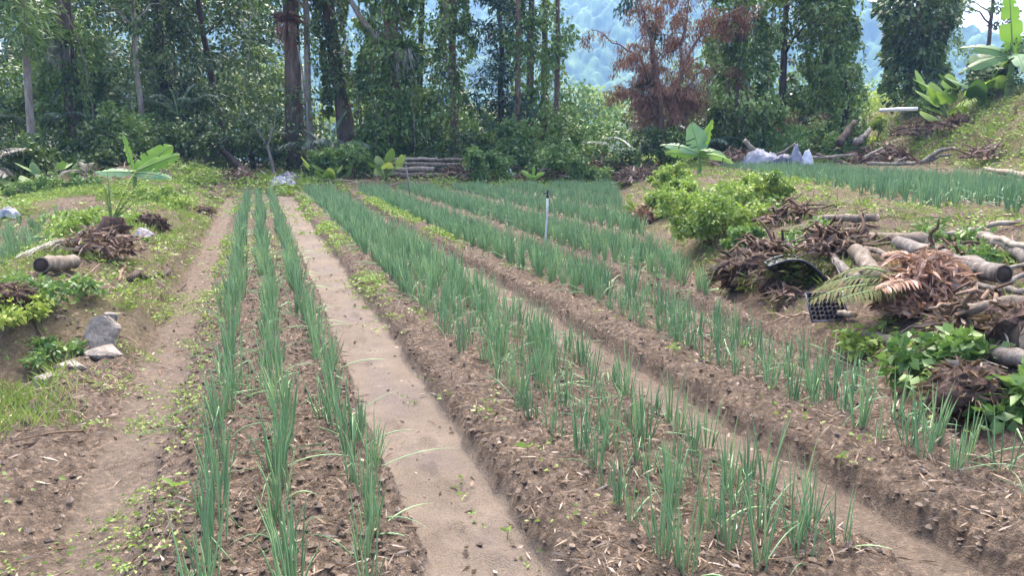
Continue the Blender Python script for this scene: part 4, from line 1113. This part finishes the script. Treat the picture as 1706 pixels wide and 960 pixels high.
def cell_tray(label, pos, nxc, nyc, tilt, rz):
    root = thing("seedling_tray", label, "tray", pos, rz=rz)
    g = Geo(); gb = Geo()
    cw = .037
    ct, st = cos(tilt), sin(tilt)
    R1 = np.array([[1, 0, 0], [0, ct, -st], [0, st, ct]])
    for a in range(nxc):
        for b in range(nyc):
            c = np.array([(a - nxc / 2 + .5) * cw, (b - nyc / 2 + .5) * cw + (.0 if a % 2 else .006), 0])
            t = np.arange(10) * 2 * pi / 10
            rings = [(.0188, 0), (.0152, .005), (.0128, -.002), (.0104, -.028)]
            V = np.concatenate([c + np.stack([np.cos(t) * r, np.sin(t) * r, np.full(10, z)], -1) for r, z in rings] + [c[None] + np.array([[0, 0, -.028]])])
            Q = [(k * 10 + i, k * 10 + (i + 1) % 10, (k + 1) * 10 + (i + 1) % 10, (k + 1) * 10 + i) for k in range(3) for i in range(10)]
            T = [(40, 30 + i, 30 + (i + 1) % 10) for i in range(10)]
            g.add(V @ R1.T, Q, T)
            V2 = c + np.array([[-cw / 2, -cw / 2, -.004], [cw / 2, -cw / 2, -.004], [cw / 2, cw / 2, -.004], [-cw / 2, cw / 2, -.004]])
    w, h = nxc * cw * .5 + .01, nyc * cw * .5 + .01
    sh = []
    for sx, sy, ex, ey in ((-w, -h, w, -h), (w, -h, w, h), (w, h, -w, h), (-w, h, -w, -h)):
        tube(np.array([[sx, sy, 0], [(sx + ex) / 2, (sy + ey) / 2, 0], [ex, ey, 0]]) @ R1.T, .007, 6, .5, g=gb)
    for k in range(nyc + 1):
        y = (k - nyc / 2) * cw
        tube(np.array([[-w, y, -.003], [0, y, -.003], [w, y, -.003]]) @ R1.T, .004, 4, .5, g=gb)
    obj("cells", g, M["blackplastic"], root); obj("rim", gb, M["darkplastic"], root)
cell_tray("black plastic seedling tray with rows of round cells lying tilted on the right bank", hl(1378, 512, .16), 8, 6, 1.0, Rg + .15)
cell_tray("scrap of black seedling tray propped behind the dry frond heap", hl(1422, 478, .12), 3, 4, 1.1, Rg - .3)

def crumple(label, pos, w, d, h, mat, name, cat, group=None, seed=1, n=34, sharp=1.0, rz=0.0):
    x = np.linspace(-1, 1, n); X, Y = np.meshgrid(x, x)
    rr = np.sqrt(X ** 2 + Y ** 2)
    Z = h * np.clip(1 - rr ** 2 * .85, 0, 1) ** .8 * (.75 + 1.1 * fbm(X * 1.3 + seed, Y * 1.3, seed, 2)) + h * .75 * np.abs(fbm(X * 3.4 + seed, Y * 3.4, seed + 2, 3)) * sharp * np.clip(1.3 - rr, 0, 1)
    Z = np.maximum(Z, 0)
    XX = X * w * .5 * (1 + fbm(X * 2, Y * 2, seed + 7, 2) * .6); YY = Y * d * .5 * (1 + fbm(X * 2 + 9, Y * 2, seed + 8, 2) * .6)
    i = np.arange(n - 1)[:, None] * n; j = np.arange(n - 1)[None]
    Q = np.stack([i + j, i + j + 1, i + n + j + 1, i + n + j], -1).reshape(-1, 4)
    V = np.stack([XX, YY, Z], -1).reshape(-1, 3)
    g = Geo().add(V, Q); g.add(V - np.array([0, 0, .004]), Q[:, ::-1])
    o = obj(name, g, M[mat], None, pos)
    o.rotation_euler = (0, 0, rz)
    return tag(o, label, cat, group)
pt = at(1285, 26.0)
def brush(label, pos, w, h, mat="brownleaf", n=170, tw=30):
    w *= 1.2; h *= 1.3
    root = thing("brush_pile", label, "brush pile", pos)
    obj("dry_leaves", curled(int(n * 1.4), (w * .5, w * .35), h * .8, (.08 * w, .22 * w), (.018 * w + .004, .05 * w)), M[mat], root)
    g = Geo()
    for _ in range(tw):
        a = rng.random() * 6.28; q = rng.random() * w * .4
        p0 = np.array([cos(a) * q, sin(a) * q * .7, rng.random() * h * .4])
        d_ = unit(np.array([rng.normal(), rng.normal() * .6, rng.uniform(-.05, .5)])) * rng.uniform(.3, .8) * w * .6
        tube(curve(p0, p0 + d_, 5, (0, 0, .05), .03), np.linspace(.022, .009, 5), 5, rng.random(), g=g)
    obj("twigs", g, M["twig"], root)
brush("tangle of dry stalks above the short grey pole on the right bank", hl(1395, 425, 0), .7, .22, n=200, tw=60)
brush("dry stalks and roots below the largest leafy bush", hl(1290, 440, 0), .7, .25, n=160, tw=70)
brush("dark dry scraps between the hollow log and the frond heap", hl(1590, 440, 0), .6, .16, n=160, tw=40)
brush("brown scraps under the smooth brown log", hl(1640, 540, 0), .6, .2, n=200, tw=40)
brush("loose dry stalks on the bank top left of the uppermost log", hl(1320, 372, 0), .8, .14, n=140, tw=50)
brush("brown pile of twigs and dry leaves at the right end of the log stack", hl(768, 298, 0), 1.5, .6)
brush("low brown brush pile behind the grey sprinkler", hl(905, 303, 0), 1.8, .5)
brush("dark brown brush pile below the dead brown tree", hl(1015, 296, 0), 1.9, .7)
brush("dry leaf pile at the left of the right banana plant", hl(1065, 300, 0), 1.5, .5)
brush("reddish brush heap between the right banana plant and the plastic sheeting", at(1228, 26.5), 1.5, .6)
brush("tangle of brown roots and leaves at the foot of the high bank", at(1470, 28), 2.2, .8)
brush("brown brush heap on the slope of the high bank by the white pipe", hl(1530, 236, 0), 1.8, .6)
brush("dry heap under the bank-top leaves at the upper right", hl(1600, 215, 0), 1.8, .5)
brush("dry leaf heap at the bottom of the high bank near the right edge", hl(1650, 268, 0), 1.4, .4)
brush("dry leaf heap in front of the dark left trunks", hl(395, 303, 0), 1.3, .35)
crumple("crumpled grey plastic sheeting draped over poles beyond the upper field", pt + np.array([-.1, .2, 0]), 1.5, .9, .7, "greyplastic", "plastic_sheet", "plastic sheet", seed=3, rz=Rg)
crumple("dark blue-black plastic sheet crumpled in front of the grey sheeting", pt + np.array([.25, -.15, 0]), 1.6, .7, .45, "darkplastic", "plastic_sheet", "plastic sheet", seed=5, rz=Rg)
crumple("upright crumpled grey sack right of the plastic sheeting", up(1329, 275, .0, 25.8), .45, .35, .75, "greyplastic", "sack", "sack", seed=8, rz=Rg)
crumple("small crumpled grey sack end at the far right of the sheeting", up(1345, 275, .0, 25.8), .5, .35, .45, "whiteplastic", "sack", "sack", seed=11, rz=Rg)
crumple("crumpled blue-grey bag at the left end of the beds", hl(472, 309, .0), .75, .5, .3, "greyplastic", "bag", "bag", seed=13, rz=Rg)
crumple("dark crumpled bag behind the blue-grey bag", hl(482, 303, .0), .8, .5, .32, "darkplastic", "bag", "bag", seed=15, rz=Rg)
crumple("white plastic bag in the brush behind the sprinkler", hl(849, 296, .05), .36, .3, .35, "whiteplastic", "bag", "bag", seed=17, rz=Rg)
crumple("small grey-blue bag at the edge of the lower left field", hl(16, 360, .0), .34, .26, .2, "greyplastic", "bag", "bag", seed=19, rz=Rg)
crumple("pale grey wad of withered cloth below the root ball on the left mound", hl(238, 402, .0), .24, .2, .1, "cloth", "cloth", "cloth", seed=23, rz=Rg)

sp_ = np.array([3.51, 9.55, float(height(3.51, 9.55))])
sr = thing("sprinkler", "thin grey irrigation riser with a black sprinkler head standing in the beds", "sprinkler", sp_)
obj("riser_pipe", tube(np.array([[-.02, 0, -.1], [-.01, 0, .3], [.01, 0, .6], [.012, 0, .84]]), .0125, 10, .5), M["pipe"], sr)
hd = Geo()
tube(np.array([[.012, 0, .82], [.012, 0, .85], [.012, 0, .88]]), [.014, .017, .012], 10, .5, g=hd)
obj("sprinkler_head", hd, M["blackplastic"], sr)
ar = Geo()
tube(np.array([[-.04, 0, .875], [.01, 0, .892], [.035, 0, .90]]), [.008, .011, .009], 8, .5, g=ar)
tube(np.array([[.012, 0, .88], [.012, 0, .91], [.012, 0, .93]]), [.01, .014, .008], 8, .5, g=ar)
tube(np.array([[.03, 0, .87], [.045, .0, .862], [.06, 0, .85]]), .005, 6, .5, g=ar)
obj("nozzle_arm", ar, M["blackplastic"], sr)
st_ = np.array([3.42, 18.8, float(height(3.42, 18.8))])
s2 = thing("sprinkler", "leaning dark stake with a small nozzle far back in the beds", "sprinkler", st_)
obj("stake", tube(np.array([[.06, 0, -.1], [.02, 0, .4], [-.04, 0, .92]]), .017, 8, .5), M["woodstake"], s2)
obj("nozzle", tube(np.array([[-.07, 0, .93], [-.04, 0, .94], [0, 0, .935]]), .015, 7, .5), M["blackplastic"], s2)

# ------------------------------------------------------------------ leafy weeds and bushes near the beds
BG2 = "leafy weeds on the right bank"
shrub("largest light green leafy bush spilling over the right bank", hl(1195, 402, .0), 1.95, .62, 9000, .06, "weedleaf", 1.6, BG2, "bush", k=85, cat="bush", aspect=.6, rag=.5)
shrub("light green bush behind the dry leaf tuft and left of the largest bush", hl(1125, 352, .0), 1.4, .55, 6000, .065, "weedleaf", 1.4, BG2, "bush", k=50, cat="bush", aspect=.6, rag=.5)
shrub("leafy bush right in front of the right banana plant", hl(1125, 318, .0), 1.4, .5, 5200, .07, "weedleaf", 1.4, BG2, "bush", k=46, cat="bush", aspect=.6, rag=.5)
shrub("low bush on the bank top right of the largest bush", hl(1262, 345, .0), 1.1, .5, 3800, .06, "weedleaf", 1.2, BG2, "bush", k=36, cat="bush", aspect=.6)
shrub("dark green low bush at the foot of the largest bush", hl(1240, 432, .0), .7, .3, 1600, .055, "shrubleaf", .5, BG2, "bush", k=30, cat="bush", aspect=.6)
shrub("small leafy weed clump above the curved black tray", hl(1345, 408, .0), .7, .42, 1300, .065, "shrubleaf", .5, BG2, "weed", k=18, cat="weed", aspect=.5)
shrub("narrow-leaved weed clump in front of the curved black tray", hl(1330, 478, .0), .75, .36, 1100, .085, "olive", .45, BG2, "weed", k=18, cat="weed", aspect=.22)
shrub("broad-leaved weed clump under the short grey log", hl(1580, 628, .0), .62, .34, 620, .085, "shrubleaf", .4, BG2, "weed", k=16, cat="weed", aspect=.62)
shrub("broad-leaved weed hanging over the dark root clod", hl(1600, 598, .0), .5, .3, 420, .085, "shrubleaf", .4, BG2, "weed", k=12, cat="weed", aspect=.62)
shrub("broad-leaved weed at the right edge below the grey log", hl(1690, 690, .0), .4, .36, 420, .09, "shrubleaf", .35, BG2, "weed", k=12, cat="weed", aspect=.62)
shrub("low weed under the dry frond heap beside the furrow", hl(1440, 590, .0), .5, .2, 420, .06, "weedleaf", .4, BG2, "weed", k=12, cat="weed", aspect=.5)
shrub("weed growing among logs below the hollow log end", hl(1620, 440, .0), .8, .3, 800, .065, "shrubleaf", .5, BG2, "weed", k=16, cat="weed", aspect=.5)
shrub("weed patch between the brown cut log and the mottled grey log", hl(1580, 400, .0), .8, .25, 700, .065, "shrubleaf", .5, BG2, "weed", k=14, cat="weed", aspect=.5)
BG3 = "leafy weeds on the left mound"
shrub("bright green weed patch around the left banana plant", hl(250, 335, .0), 1.6, .5, 4800, .065, "weedleaf", 1.4, BG3, "weed", k=44, cat="weed", aspect=.6)
shrub("weed patch on the mound top right of the left banana plant", hl(315, 308, .0), 1.5, .35, 3400, .07, "weedleaf", 1.6, BG3, "weed", k=34, cat="weed", aspect=.6)
shrub("bright green weeds behind the sprouting stump", hl(150, 385, .0), .9, .42, 2600, .06, "weedleaf", 1.0, BG3, "weed", k=26, cat="weed", aspect=.6)
shrub("leafy weed clump under the short log on the left mound", hl(85, 478, .0), .6, .28, 1300, .055, "shrubleaf", .5, BG3, "weed", k=18, cat="weed", aspect=.6)
shrub("yellow-green weed patch at the left edge above the rocks", hl(30, 520, .0), .5, .2, 1500, .04, "yellowleaf", .5, BG3, "weed", k=18, cat="weed", aspect=.6)
shrub("leafy weed in the hollow left of the rocks", hl(95, 590, .0), .4, .2, 700, .045, "shrubleaf", .35, BG3, "weed", k=14, cat="weed", aspect=.6)
shrub("weed patch in the ditch edge in front of the pole-like tree", at(90, 20.5), 2.4, .5, 3000, .09, "shrubleaf", 1.6, BG3, "weed", k=30, cat="weed", aspect=.6)

# ------------------------------------------------------------------ scallions
def clump_geo(nl, h, r, seg, sides=3, base=.022):
    g = Geo()
    a = rng.random(nl) * 2 * pi
    cb = rng.uniform(.2, .75)
    for q in range(nl):
        b = np.array([cos(a[q]), sin(a[q]), 0]) * base * rng.random() ** .5
        tilt = abs(rng.normal()) * .15 + .01
        if rng.random() < .1: tilt = rng.uniform(.6, 1.3)
        az = a[q] + rng.normal() * .6
        L = h * rng.uniform(.45, 1.12)
        s = np.linspace(0, 1, seg + 1)
        out = np.array([cos(az), sin(az), 0])
        bend = rng.uniform(.0, .12) if tilt < .6 else rng.uniform(.2, .7)
        c = b + out * (sin(tilt) * s * L + bend * L * s ** 2.5 * .6)[:, None] + np.array([0, 0, 1]) * (cos(tilt) * s * L - bend * L * s ** 3 * .6)[:, None]
        if rng.random() < .13 and seg > 4:
            kk = rng.integers(3, seg); dn = unit(out * .8 + rng.normal(size=3) * .3 - np.array([0, 0, rng.uniform(.2, .9)]))
            for w_ in range(kk + 1, seg + 1): c[w_] = c[kk] + dn * L / seg * (w_ - kk)
            c[:, 2] = np.maximum(c[:, 2], .0)
        c[:, 2] -= .01
        rr = r * rng.uniform(.75, 1.2) * np.interp(s, [0, .25, .7, 1], [.8, 1.05, .85, .12])
        tube(c, rr, sides, np.clip(rng.normal() * .2 + cb, 0, 1), cap=False, g=g)
    return g
ROWS = [("bed1", (-.25, .04, .35), 2.45, 23.2), ("bed2", (1.34, 1.55, 1.76, 1.95), 2.1, 23.2), ("bed3", (2.84, 3.06, 3.29), 2.0, 23.4)]
x0 = 3.98
while x0 < 12:
    ROWS.append(("bed4" if x0 < 4.5 else "bed5", (x0 + .1, x0 + .34, x0 + .58, x0 + .8), 2.0, 23.6)); x0 += 1.55
pts = []
for bed, xs, ya, yb in ROWS:
    for ri, x in enumerate(xs):
        y = ya + rng.random() * .1
        while y < yb:
            xx = x + rng.normal() * .035 + .05 * (vnoise(y * .55, np.round(x / .775) * 3.1, 2) - .5)
            if xx < foot(y) - .3 and (rng.random() > (.06 if bed != "bed3" or y > 6 else .1)):
                pts.append((xx, y, bed, ri))
            y += rng.uniform(.10, .20) if y < 8 else rng.uniform(.09, .17)
pts.sort(key=lambda q: q[0] ** 2 + q[1] ** 2)
def seen(x, y):
    v = np.array([x, y, .2 - EYE]); c = v @ _f
    return c > .5 and -30 < 853 + FPX * (v @ _r) / c < 1736 and 480 - FPX * ((v + np.array([0, 0, .25])) @ _u) / c < 965
protos = [clump_geo(int(rng.integers(8, 19)), rng.uniform(.22, .34), .0034, 7, base=.032).mesh("scallion", M["scallion"]) for _ in range(26)]
ROWNAME = {("bed1", 0): "dense scallion clump in the left row of the three-row bed beside the path", ("bed1", 1): "dense scallion clump in the middle row of the three-row bed beside the path",
           ("bed1", 2): "dense scallion clump in the right row of the three-row bed, above the wet furrow",
           ("bed2", 0): "scallion clump on the left shoulder of the second bed, above the wet furrow", ("bed2", 1): "scallion clump in the inner left row of the second bed",
           ("bed2", 2): "scallion clump in the inner right row of the second bed", ("bed2", 3): "scallion clump on the right edge of the second bed",
           ("bed3", 0): "scallion clump in the left row of the third bed", ("bed3", 1): "scallion clump in the middle row of the third bed", ("bed3", 2): "scallion clump in the right row of the third bed, by the bank",
           }
cnt = 0; rest = []
for (x, y, bed, ri) in pts:
    if cnt < 298 and (bed, ri) in ROWNAME and seen(x, y):
        me = protos[int(rng.integers(len(protos)))]
        o = bpy.data.objects.new("scallion", me); C.objects.link(o)
        o.location = (x, y, float(height(x, y)) - .004); o.rotation_euler = (0, 0, rng.random() * 6.28)
        sc = rng.uniform(.8, 1.15) * (1.12 if bed == 'bed1' else 1); o.scale = (sc, sc, sc * rng.uniform(.9, 1.1))
        lab = ROWNAME[(bed, ri)]
        tag(o, lab, "scallion", "scallions: " + lab.split(" clump ", 1)[1]); cnt += 1
    elif y > 1.9: rest.append((x, y))
fars = [clump_geo(15, rng.uniform(.26, .35), .0048, 3) for _ in range(10)]
farf = [clump_geo(9, rng.uniform(.26, .35), .0072, 2) for _ in range(10)]
sg = Geo()
for (x, y) in rest:
    src = fars if y < 12 else farf
    a = rng.random() * 6.28; sc = rng.uniform(.85, 1.2)
    Rm = np.array([[cos(a), -sin(a), 0], [sin(a), cos(a), 0], [0, 0, 1]]) * sc
    sg.join(src[int(rng.integers(10))], Rm, (x, y, float(height(x, y, False))))
tag(obj("scallion_rows", sg, M["scallion"]), "long rows of scallions receding to the end of the field", "scallions", kind="stuff")
sg = Geo()
yy = np.arange(4, 26, .27)
for y in yy:
    xa = float(foot(y)) + 3.45 + (.6 if y < 8 else 0); xb = float(foot2(y)) - .5
    x = xa
    while x < xb:
        zt = float(height(x, y, False)); v_ = np.array([x, y, zt + .27 - EYE]); c_ = v_ @ _f
        px_, py_ = 853 + FPX * (v_ @ _r) / c_, 480 - FPX * (v_ @ _u) / c_
        if py_ > 264 + max(0, px_ - 1300) * .05 and rng.random() > .1:
            a = rng.random() * 6.28; sc = rng.uniform(.9, 1.25) * float(np.interp(y, [8, 16, 22], [1.1, .95, .75]))
            Rm = np.array([[cos(a), -sin(a), 0], [sin(a), cos(a), 0], [0, 0, 1]]) * sc
            X_, Y_ = x + rng.normal() * .03, y + rng.normal() * .05
            sg.join(farf[int(rng.integers(10))], Rm, (X_, Y_, float(height(X_, Y_, False))))
        x += rng.uniform(.15, .27)
tag(obj("scallion_field", sg, M["scallion"]), "dense scallion field on the raised terrace at the right", "scallions", kind="stuff")
sg = Geo()
for y in np.arange(8.5, 15.4, .19):
    for x in np.arange(-6.5, -2.75, .17):
        if rng.random() > .2 and x < -2.95 - .02 * (y - 8):
            a = rng.random() * 6.28
            Rm = np.array([[cos(a), -sin(a), 0], [sin(a), cos(a), 0], [0, 0, 1]]) * rng.uniform(.95, 1.2)
            X_, Y_ = x + rng.normal() * .04, y + rng.normal() * .05
            sg.join(farf[int(rng.integers(10))], Rm, (X_, Y_, float(height(X_, Y_, False))))
tag(obj("scallion_field", sg, M["scallion"]), "young scallion field on the lower ground at the left edge", "scallions", kind="stuff")

# ------------------------------------------------------------------ ground cover, litter, clods
def scatter(n, xr, yr, dens, power=1.0):
    """random ground points, kept with probability dens(x, y); denser towards the viewer's side of the field"""
    u = rng.random(n) ** power
    y = yr[0] + (yr[1] - yr[0]) * u
    x = rng.uniform(xr[0], xr[1], n)
    k = rng.random(n) < dens(x, y)
    x, y = x[k], y[k]
    return x, y, height(x, y)
def nz(x, y, s, sd): return vnoise(x * s, y * s, sd)
weeds = Geo()
def weedpatch(x, y, z, size, per=7, spread=.05, h=.05, g=weeds):
    n = len(x)
    cx = np.repeat(np.stack([x, y, z], -1), per, 0)
    o = rng.normal(size=(n * per, 3)) * spread; o[:, 2] = np.abs(o[:, 2]) / spread * h * .6
    L = np.repeat(np.broadcast_to(size, (n,)), per) * rng.uniform(.6, 1.3, n * per)
    D = rng.normal(size=(n * per, 3)); D[:, 2] = rng.uniform(.05, .7, n * per)
    base = np.repeat(rng.random(n), per)
    leaves(cx + o, D, L, L * .6, np.clip(base * .6 + .4 * rng.random(n * per), 0, 1), g, sag=.3)
# left mound
x, y, z = scatter(9000, (-7.5, -.86), (3.5, 24), lambda x, y: (sstep(.38, .62, nz(x, y, .9, 51) * .6 + nz(x, y, 3.1, 52) * .4) * sstep(4.5, 8, y) * np.where((x < -2.9) & (y < 15.5), .1, 1) + .06) * np.where(x > -.29 * y - .6, 1, 0), 1.3)
weedpatch(x, y, z, np.interp(y, [4, 8, 20], [.028, .04, .07]), spread=.06)
# near left bare ground with few weeds
x, y, z = scatter(4200, (-1.7, -.35), (2.3, 9), lambda x, y: sstep(.52, .72, nz(x, y, 2.6, 53)) * .5)
weedpatch(x, y, z, .022, 7, .028, .035)
# the shoulders of the beds
for (xc, wd_, ya, yb, n, pr) in ((1.08, .08, 7.5, 22, 1400, .9), (2.68, .08, 8.5, 22, 1300, .9), (.0, .4, 9, 22, 1300, .35), (-.44, .05, 4, 22, 700, .5), (4.3, .5, 10, 22, 500, .2), (1.1, .12, 2.6, 8, 260, .35), (2.7, .1, 2.6, 9, 160, .25)):
    y = rng.uniform(ya, yb, n); x = xc + rng.normal(size=n) * wd_; k = rng.random(n) < pr * sstep(.25, .6, nz(x, y, 1.4, 55))
    x, y = x[k], y[k]
    weedpatch(x, y, height(x, y), np.interp(y, [3, 9, 20], [.028, .04, .06]), 6, .04, .035)
# right bank, bank top and far brush
x, y, z = scatter(9000, (3.3, 16), (2.5, 24), lambda x, y: sstep(.42, .64, nz(x, y, .8, 57) * .6 + nz(x, y, 2.7, 58) * .4) * sstep(-.2, .3, x - foot(y)) * (1 - sstep(3.9, 4.4, x - foot(y))) * .9)
weedpatch(x, y, z, np.interp(y, [3, 8, 20], [.045, .05, .07]), spread=.06)
x, y, z = scatter(9000, (-8, 24), (23.6, 32), lambda x, y: sstep(.34, .58, nz(x, y, .6, 59) * .6 + nz(x, y, 2.1, 60) * .4))
weedpatch(x, y, z, .12, 8, .16, .16)
x, y, z = scatter(42000, (15, 40), (10, 38), lambda x, y: sstep(-.3, .2, x - foot2(y)) * (.2 + .8 * sstep(.42, .6, nz(x, y, .7, 61) * .6 + nz(x, y, 2.3, 62) * .4)) * np.where(x - foot2(y) > 9, .15, 1))
weedpatch(x, y, z, .1, 7, .14, .12)
grass = Geo()
def tufts(x, y, z, h, per=9, sp=.03):
    n = len(x); P = np.repeat(np.stack([x, y, z], -1), per, 0) + rng.normal(size=(n * per, 3)) * np.array([sp, sp, .002])
    D = rng.normal(size=(n * per, 3)) * .45; D[:, 2] = 1
    L = np.repeat(np.broadcast_to(h, (n,)), per) * rng.uniform(.4, 1.2, n * per)
    leaves(P, D, L, np.minimum(.012, L * .035) + .002, np.clip(np.repeat(rng.random(n), per) * .7 + .3 * rng.random(n * per), 0, 1), grass, sag=.12)
x, y, z = scatter(7000, (-6, -.88), (4.6, 22), lambda x, y: sstep(.4, .6, nz(x, y, 1.3, 71)) * np.where((x < -2.9) & (y < 15.5), 0, 1) * np.where(x > -.29 * y - .6, 1, 0), 1.3)
tufts(x, y, z, .11 + .05 * rng.random(len(x)))
x, y, z = scatter(5200, (3.3, 15), (2.5, 22), lambda x, y: sstep(.42, .6, nz(x, y, 1.2, 72)) * sstep(-.1, .3, x - foot(y)) * (1 - sstep(3.3, 3.7, x - foot(y))), 1.3)
tufts(x, y, z, .12 + .06 * rng.random(len(x)))
x, y, z = scatter(9000, (15, 40), (10, 38), lambda x, y: sstep(-.2, .3, x - foot2(y)) * (.25 + .75 * sstep(.42, .6, nz(x, y, .9, 73))) * np.where(x - foot2(y) > 6, .2, 1))
tufts(x, y, z, .3 + .2 * rng.random(len(x)), 8, .1)
tag(obj("grass", grass, M["grass"]), "tufts of yellow-green and drying grass on the banks", "grass", kind="stuff")
tag(obj("weeds", weeds, M["weedleaf"]), "low light green weeds covering banks and bed edges", "weeds", kind="stuff")

litter = Geo()
def strips(x, y, z, L, Wd, g=litter, tilt=.25):
    n = len(x)
    D = rng.normal(size=(n, 3)); D[:, 2] = rng.normal(size=n) * tilt
    leaves(np.stack([x, y, z + .006], -1), D, L, Wd, rng.random(n), g, sag=.05)
dbed = lambda x, y: infield(x, y) * np.clip(np.interp(x, BX, BZ) / .1, 0.04, 1)
x, y, z = scatter(70000, (-.9, 8), (2.1, 16), lambda x, y: dbed(x, y) * (.35 + .65 * nz(x, y, 3, 65)), 1.5)
strips(x, y, z, rng.uniform(.02, .12, len(x)), rng.uniform(.003, .010, len(x)))
x, y, z = scatter(2600, (-.9, 4), (2.1, 10), lambda x, y: infield(x, y) * .5, 1.5)
strips(x, y, z, rng.uniform(.02, .05, len(x)), rng.uniform(.012, .024, len(x)), tilt=.4)
x, y, z = scatter(22000, (-3.2, -.45), (2.3, 20), lambda x, y: (.25 + .75 * sstep(.4, .6, nz(x, y, 1.5, 66))) * (1 - .8 * infield(x, y)), 1.4)
strips(x, y, z, rng.uniform(.03, .12, len(x)), rng.uniform(.004, .014, len(x)))
x, y, z = scatter(16000, (3.2, 14), (2.4, 22), lambda x, y: sstep(-.2, .3, x - foot(y)) * (1 - sstep(3.7, 4.2, x - foot(y))) * (.3 + .7 * nz(x, y, 2, 67)), 1.4)
strips(x, y, z, rng.uniform(.05, .22, len(x)), rng.uniform(.006, .02, len(x)), tilt=.5)
x, y, z = scatter(7000, (-6, 26), (23.6, 31), lambda x, y: .8 * nz(x, y, 1.1, 68))
strips(x, y, z + .05, rng.uniform(.15, .6, len(x)), rng.uniform(.015, .035, len(x)), tilt=.7)
x, y, z = scatter(16000, (15, 34), (10, 36), lambda x, y: sstep(0, .4, x - foot2(y)) * (1 - sstep(3.4, 4, x - foot2(y))))
strips(x, y, z + .03, rng.uniform(.1, .5, len(x)), rng.uniform(.015, .04, len(x)), tilt=.6)
tag(obj("straw_litter", litter, M["straw"]), "dry straw and leaf scraps strewn over the soil", "litter", kind="stuff")

clods = Geo()
x, y, z = scatter(52000, (-1.6, 5.5), (2.1, 11), lambda x, y: np.where(x < -.8, .3, infield(x, y)) * np.where((np.interp(wob(x, y), BX, BZ) > .015) & (np.interp(wob(x, y), BX, BZ) < .11), 1, .22) * np.where(np.interp(wob(x, y), BX, BZ) < .015, .06, 1), 1.5)
n = len(x)
ico = np.array([[0, 0, 1], [.9, 0, .25], [.28, .85, .2], [-.73, .53, .3], [-.73, -.53, .2], [.28, -.85, .28], [.3, .2, -.8]])
icf = np.array([[0, 1, 2], [0, 2, 3], [0, 3, 4], [0, 4, 5], [0, 5, 1], [6, 2, 1], [6, 3, 2], [6, 4, 3], [6, 5, 4], [6, 1, 5]])
sz = .004 + .017 * rng.random(n) ** 3.5
V = ico[None] * sz[:, None, None] * rng.uniform(.6, 1.3, (n, 7, 3))
an = rng.random(n) * 6.28
ca, sa = np.cos(an)[:, None], np.sin(an)[:, None]
V = np.stack([V[..., 0] * ca - V[..., 1] * sa, V[..., 0] * sa + V[..., 1] * ca, V[..., 2]], -1) + np.stack([x, y, z + sz * .3], -1)[:, None]
clods.add(V.reshape(-1, 3), None, (np.arange(n)[:, None, None] * 7 + icf[None]).reshape(-1, 3), np.repeat(rng.random(n), 7))
tag(obj("soil_crumbs", clods, M["clod"], smooth=False), "crumbly brown soil clods along the bed edges", "soil", kind="stuff")
twigs = Geo()
for (n, xr, yr, cond, Ls) in ((170, (3.6, 8), (3, 11), lambda x, y: foot(y) < x < foot(y) + 3.5, (.2, .8)), (90, (-3, -.9), (3, 15), lambda x, y: True, (.12, .45)), (160, (-3, 24), (24.4, 29), lambda x, y: True, (.5, 1.6)), (120, (14, 26), (17, 28), lambda x, y: abs(x - foot2(y)) < 1.6, (.4, 1.3))):
    for _ in range(n):
        x, y = rng.uniform(*xr), rng.uniform(*yr)
        if not cond(x, y): continue
        L = rng.uniform(*Ls); a = rng.random() * 6.28
        p0 = np.array([x, y, float(height(x, y)) + .015]); x2, y2 = x + cos(a) * L, y + sin(a) * L
        p1 = np.array([x2, y2, float(height(x2, y2)) + .02 + rng.random() * .12 * L])
        tube(curve(p0, p1, 5, (0, 0, .02), L * .03), np.linspace(.009, .004, 5) * (L + .4), 5, rng.random(), g=twigs)
tag(obj("dry_twigs", twigs, M["straw"]), "dry twigs and stalks littering the banks", "twigs", kind="stuff")
# a few single seedlings on the mud
for (px, py, s, lab) in ((845, 898, .07, "tiny two-leaved seedling alone in the wet furrow"), (690, 672, .05, "tiny pale seedling beside scraps in the wet furrow"), (878, 760, .12, "yellow-green weed seedling on the left edge of the second bed"),
                         (290, 825, .12, "bright yellow-green seedling left of the three-row bed"), (1400, 778, .09, "bright seedling on the left edge of the third bed"), (1240, 580, .1, "yellow-green seedling among the third bed's scallions"), (1120, 595, .1, "small yellow-green seedling on the second furrow's far edge")):
    root = thing("seedling", lab, "seedling", hl(px, py, 0), "single seedlings in the field")
    obj("stem", tube(curve((0, 0, -.01), (.005, 0, s * .6), 4), .0025, 5, .5), M["stem"], root)
    n_ = 3
    s *= .75
    for q in range(n_):
        a = q * 2.4 + rng.random()
        obj("leaf", leaves(np.array([[.004, 0, s * .55]]), np.array([[cos(a), sin(a), rng.uniform(.3, 1.1)]]), s * rng.uniform(.5, .95), s * .34, [.5], sag=.2), M["weedleaf"], root)
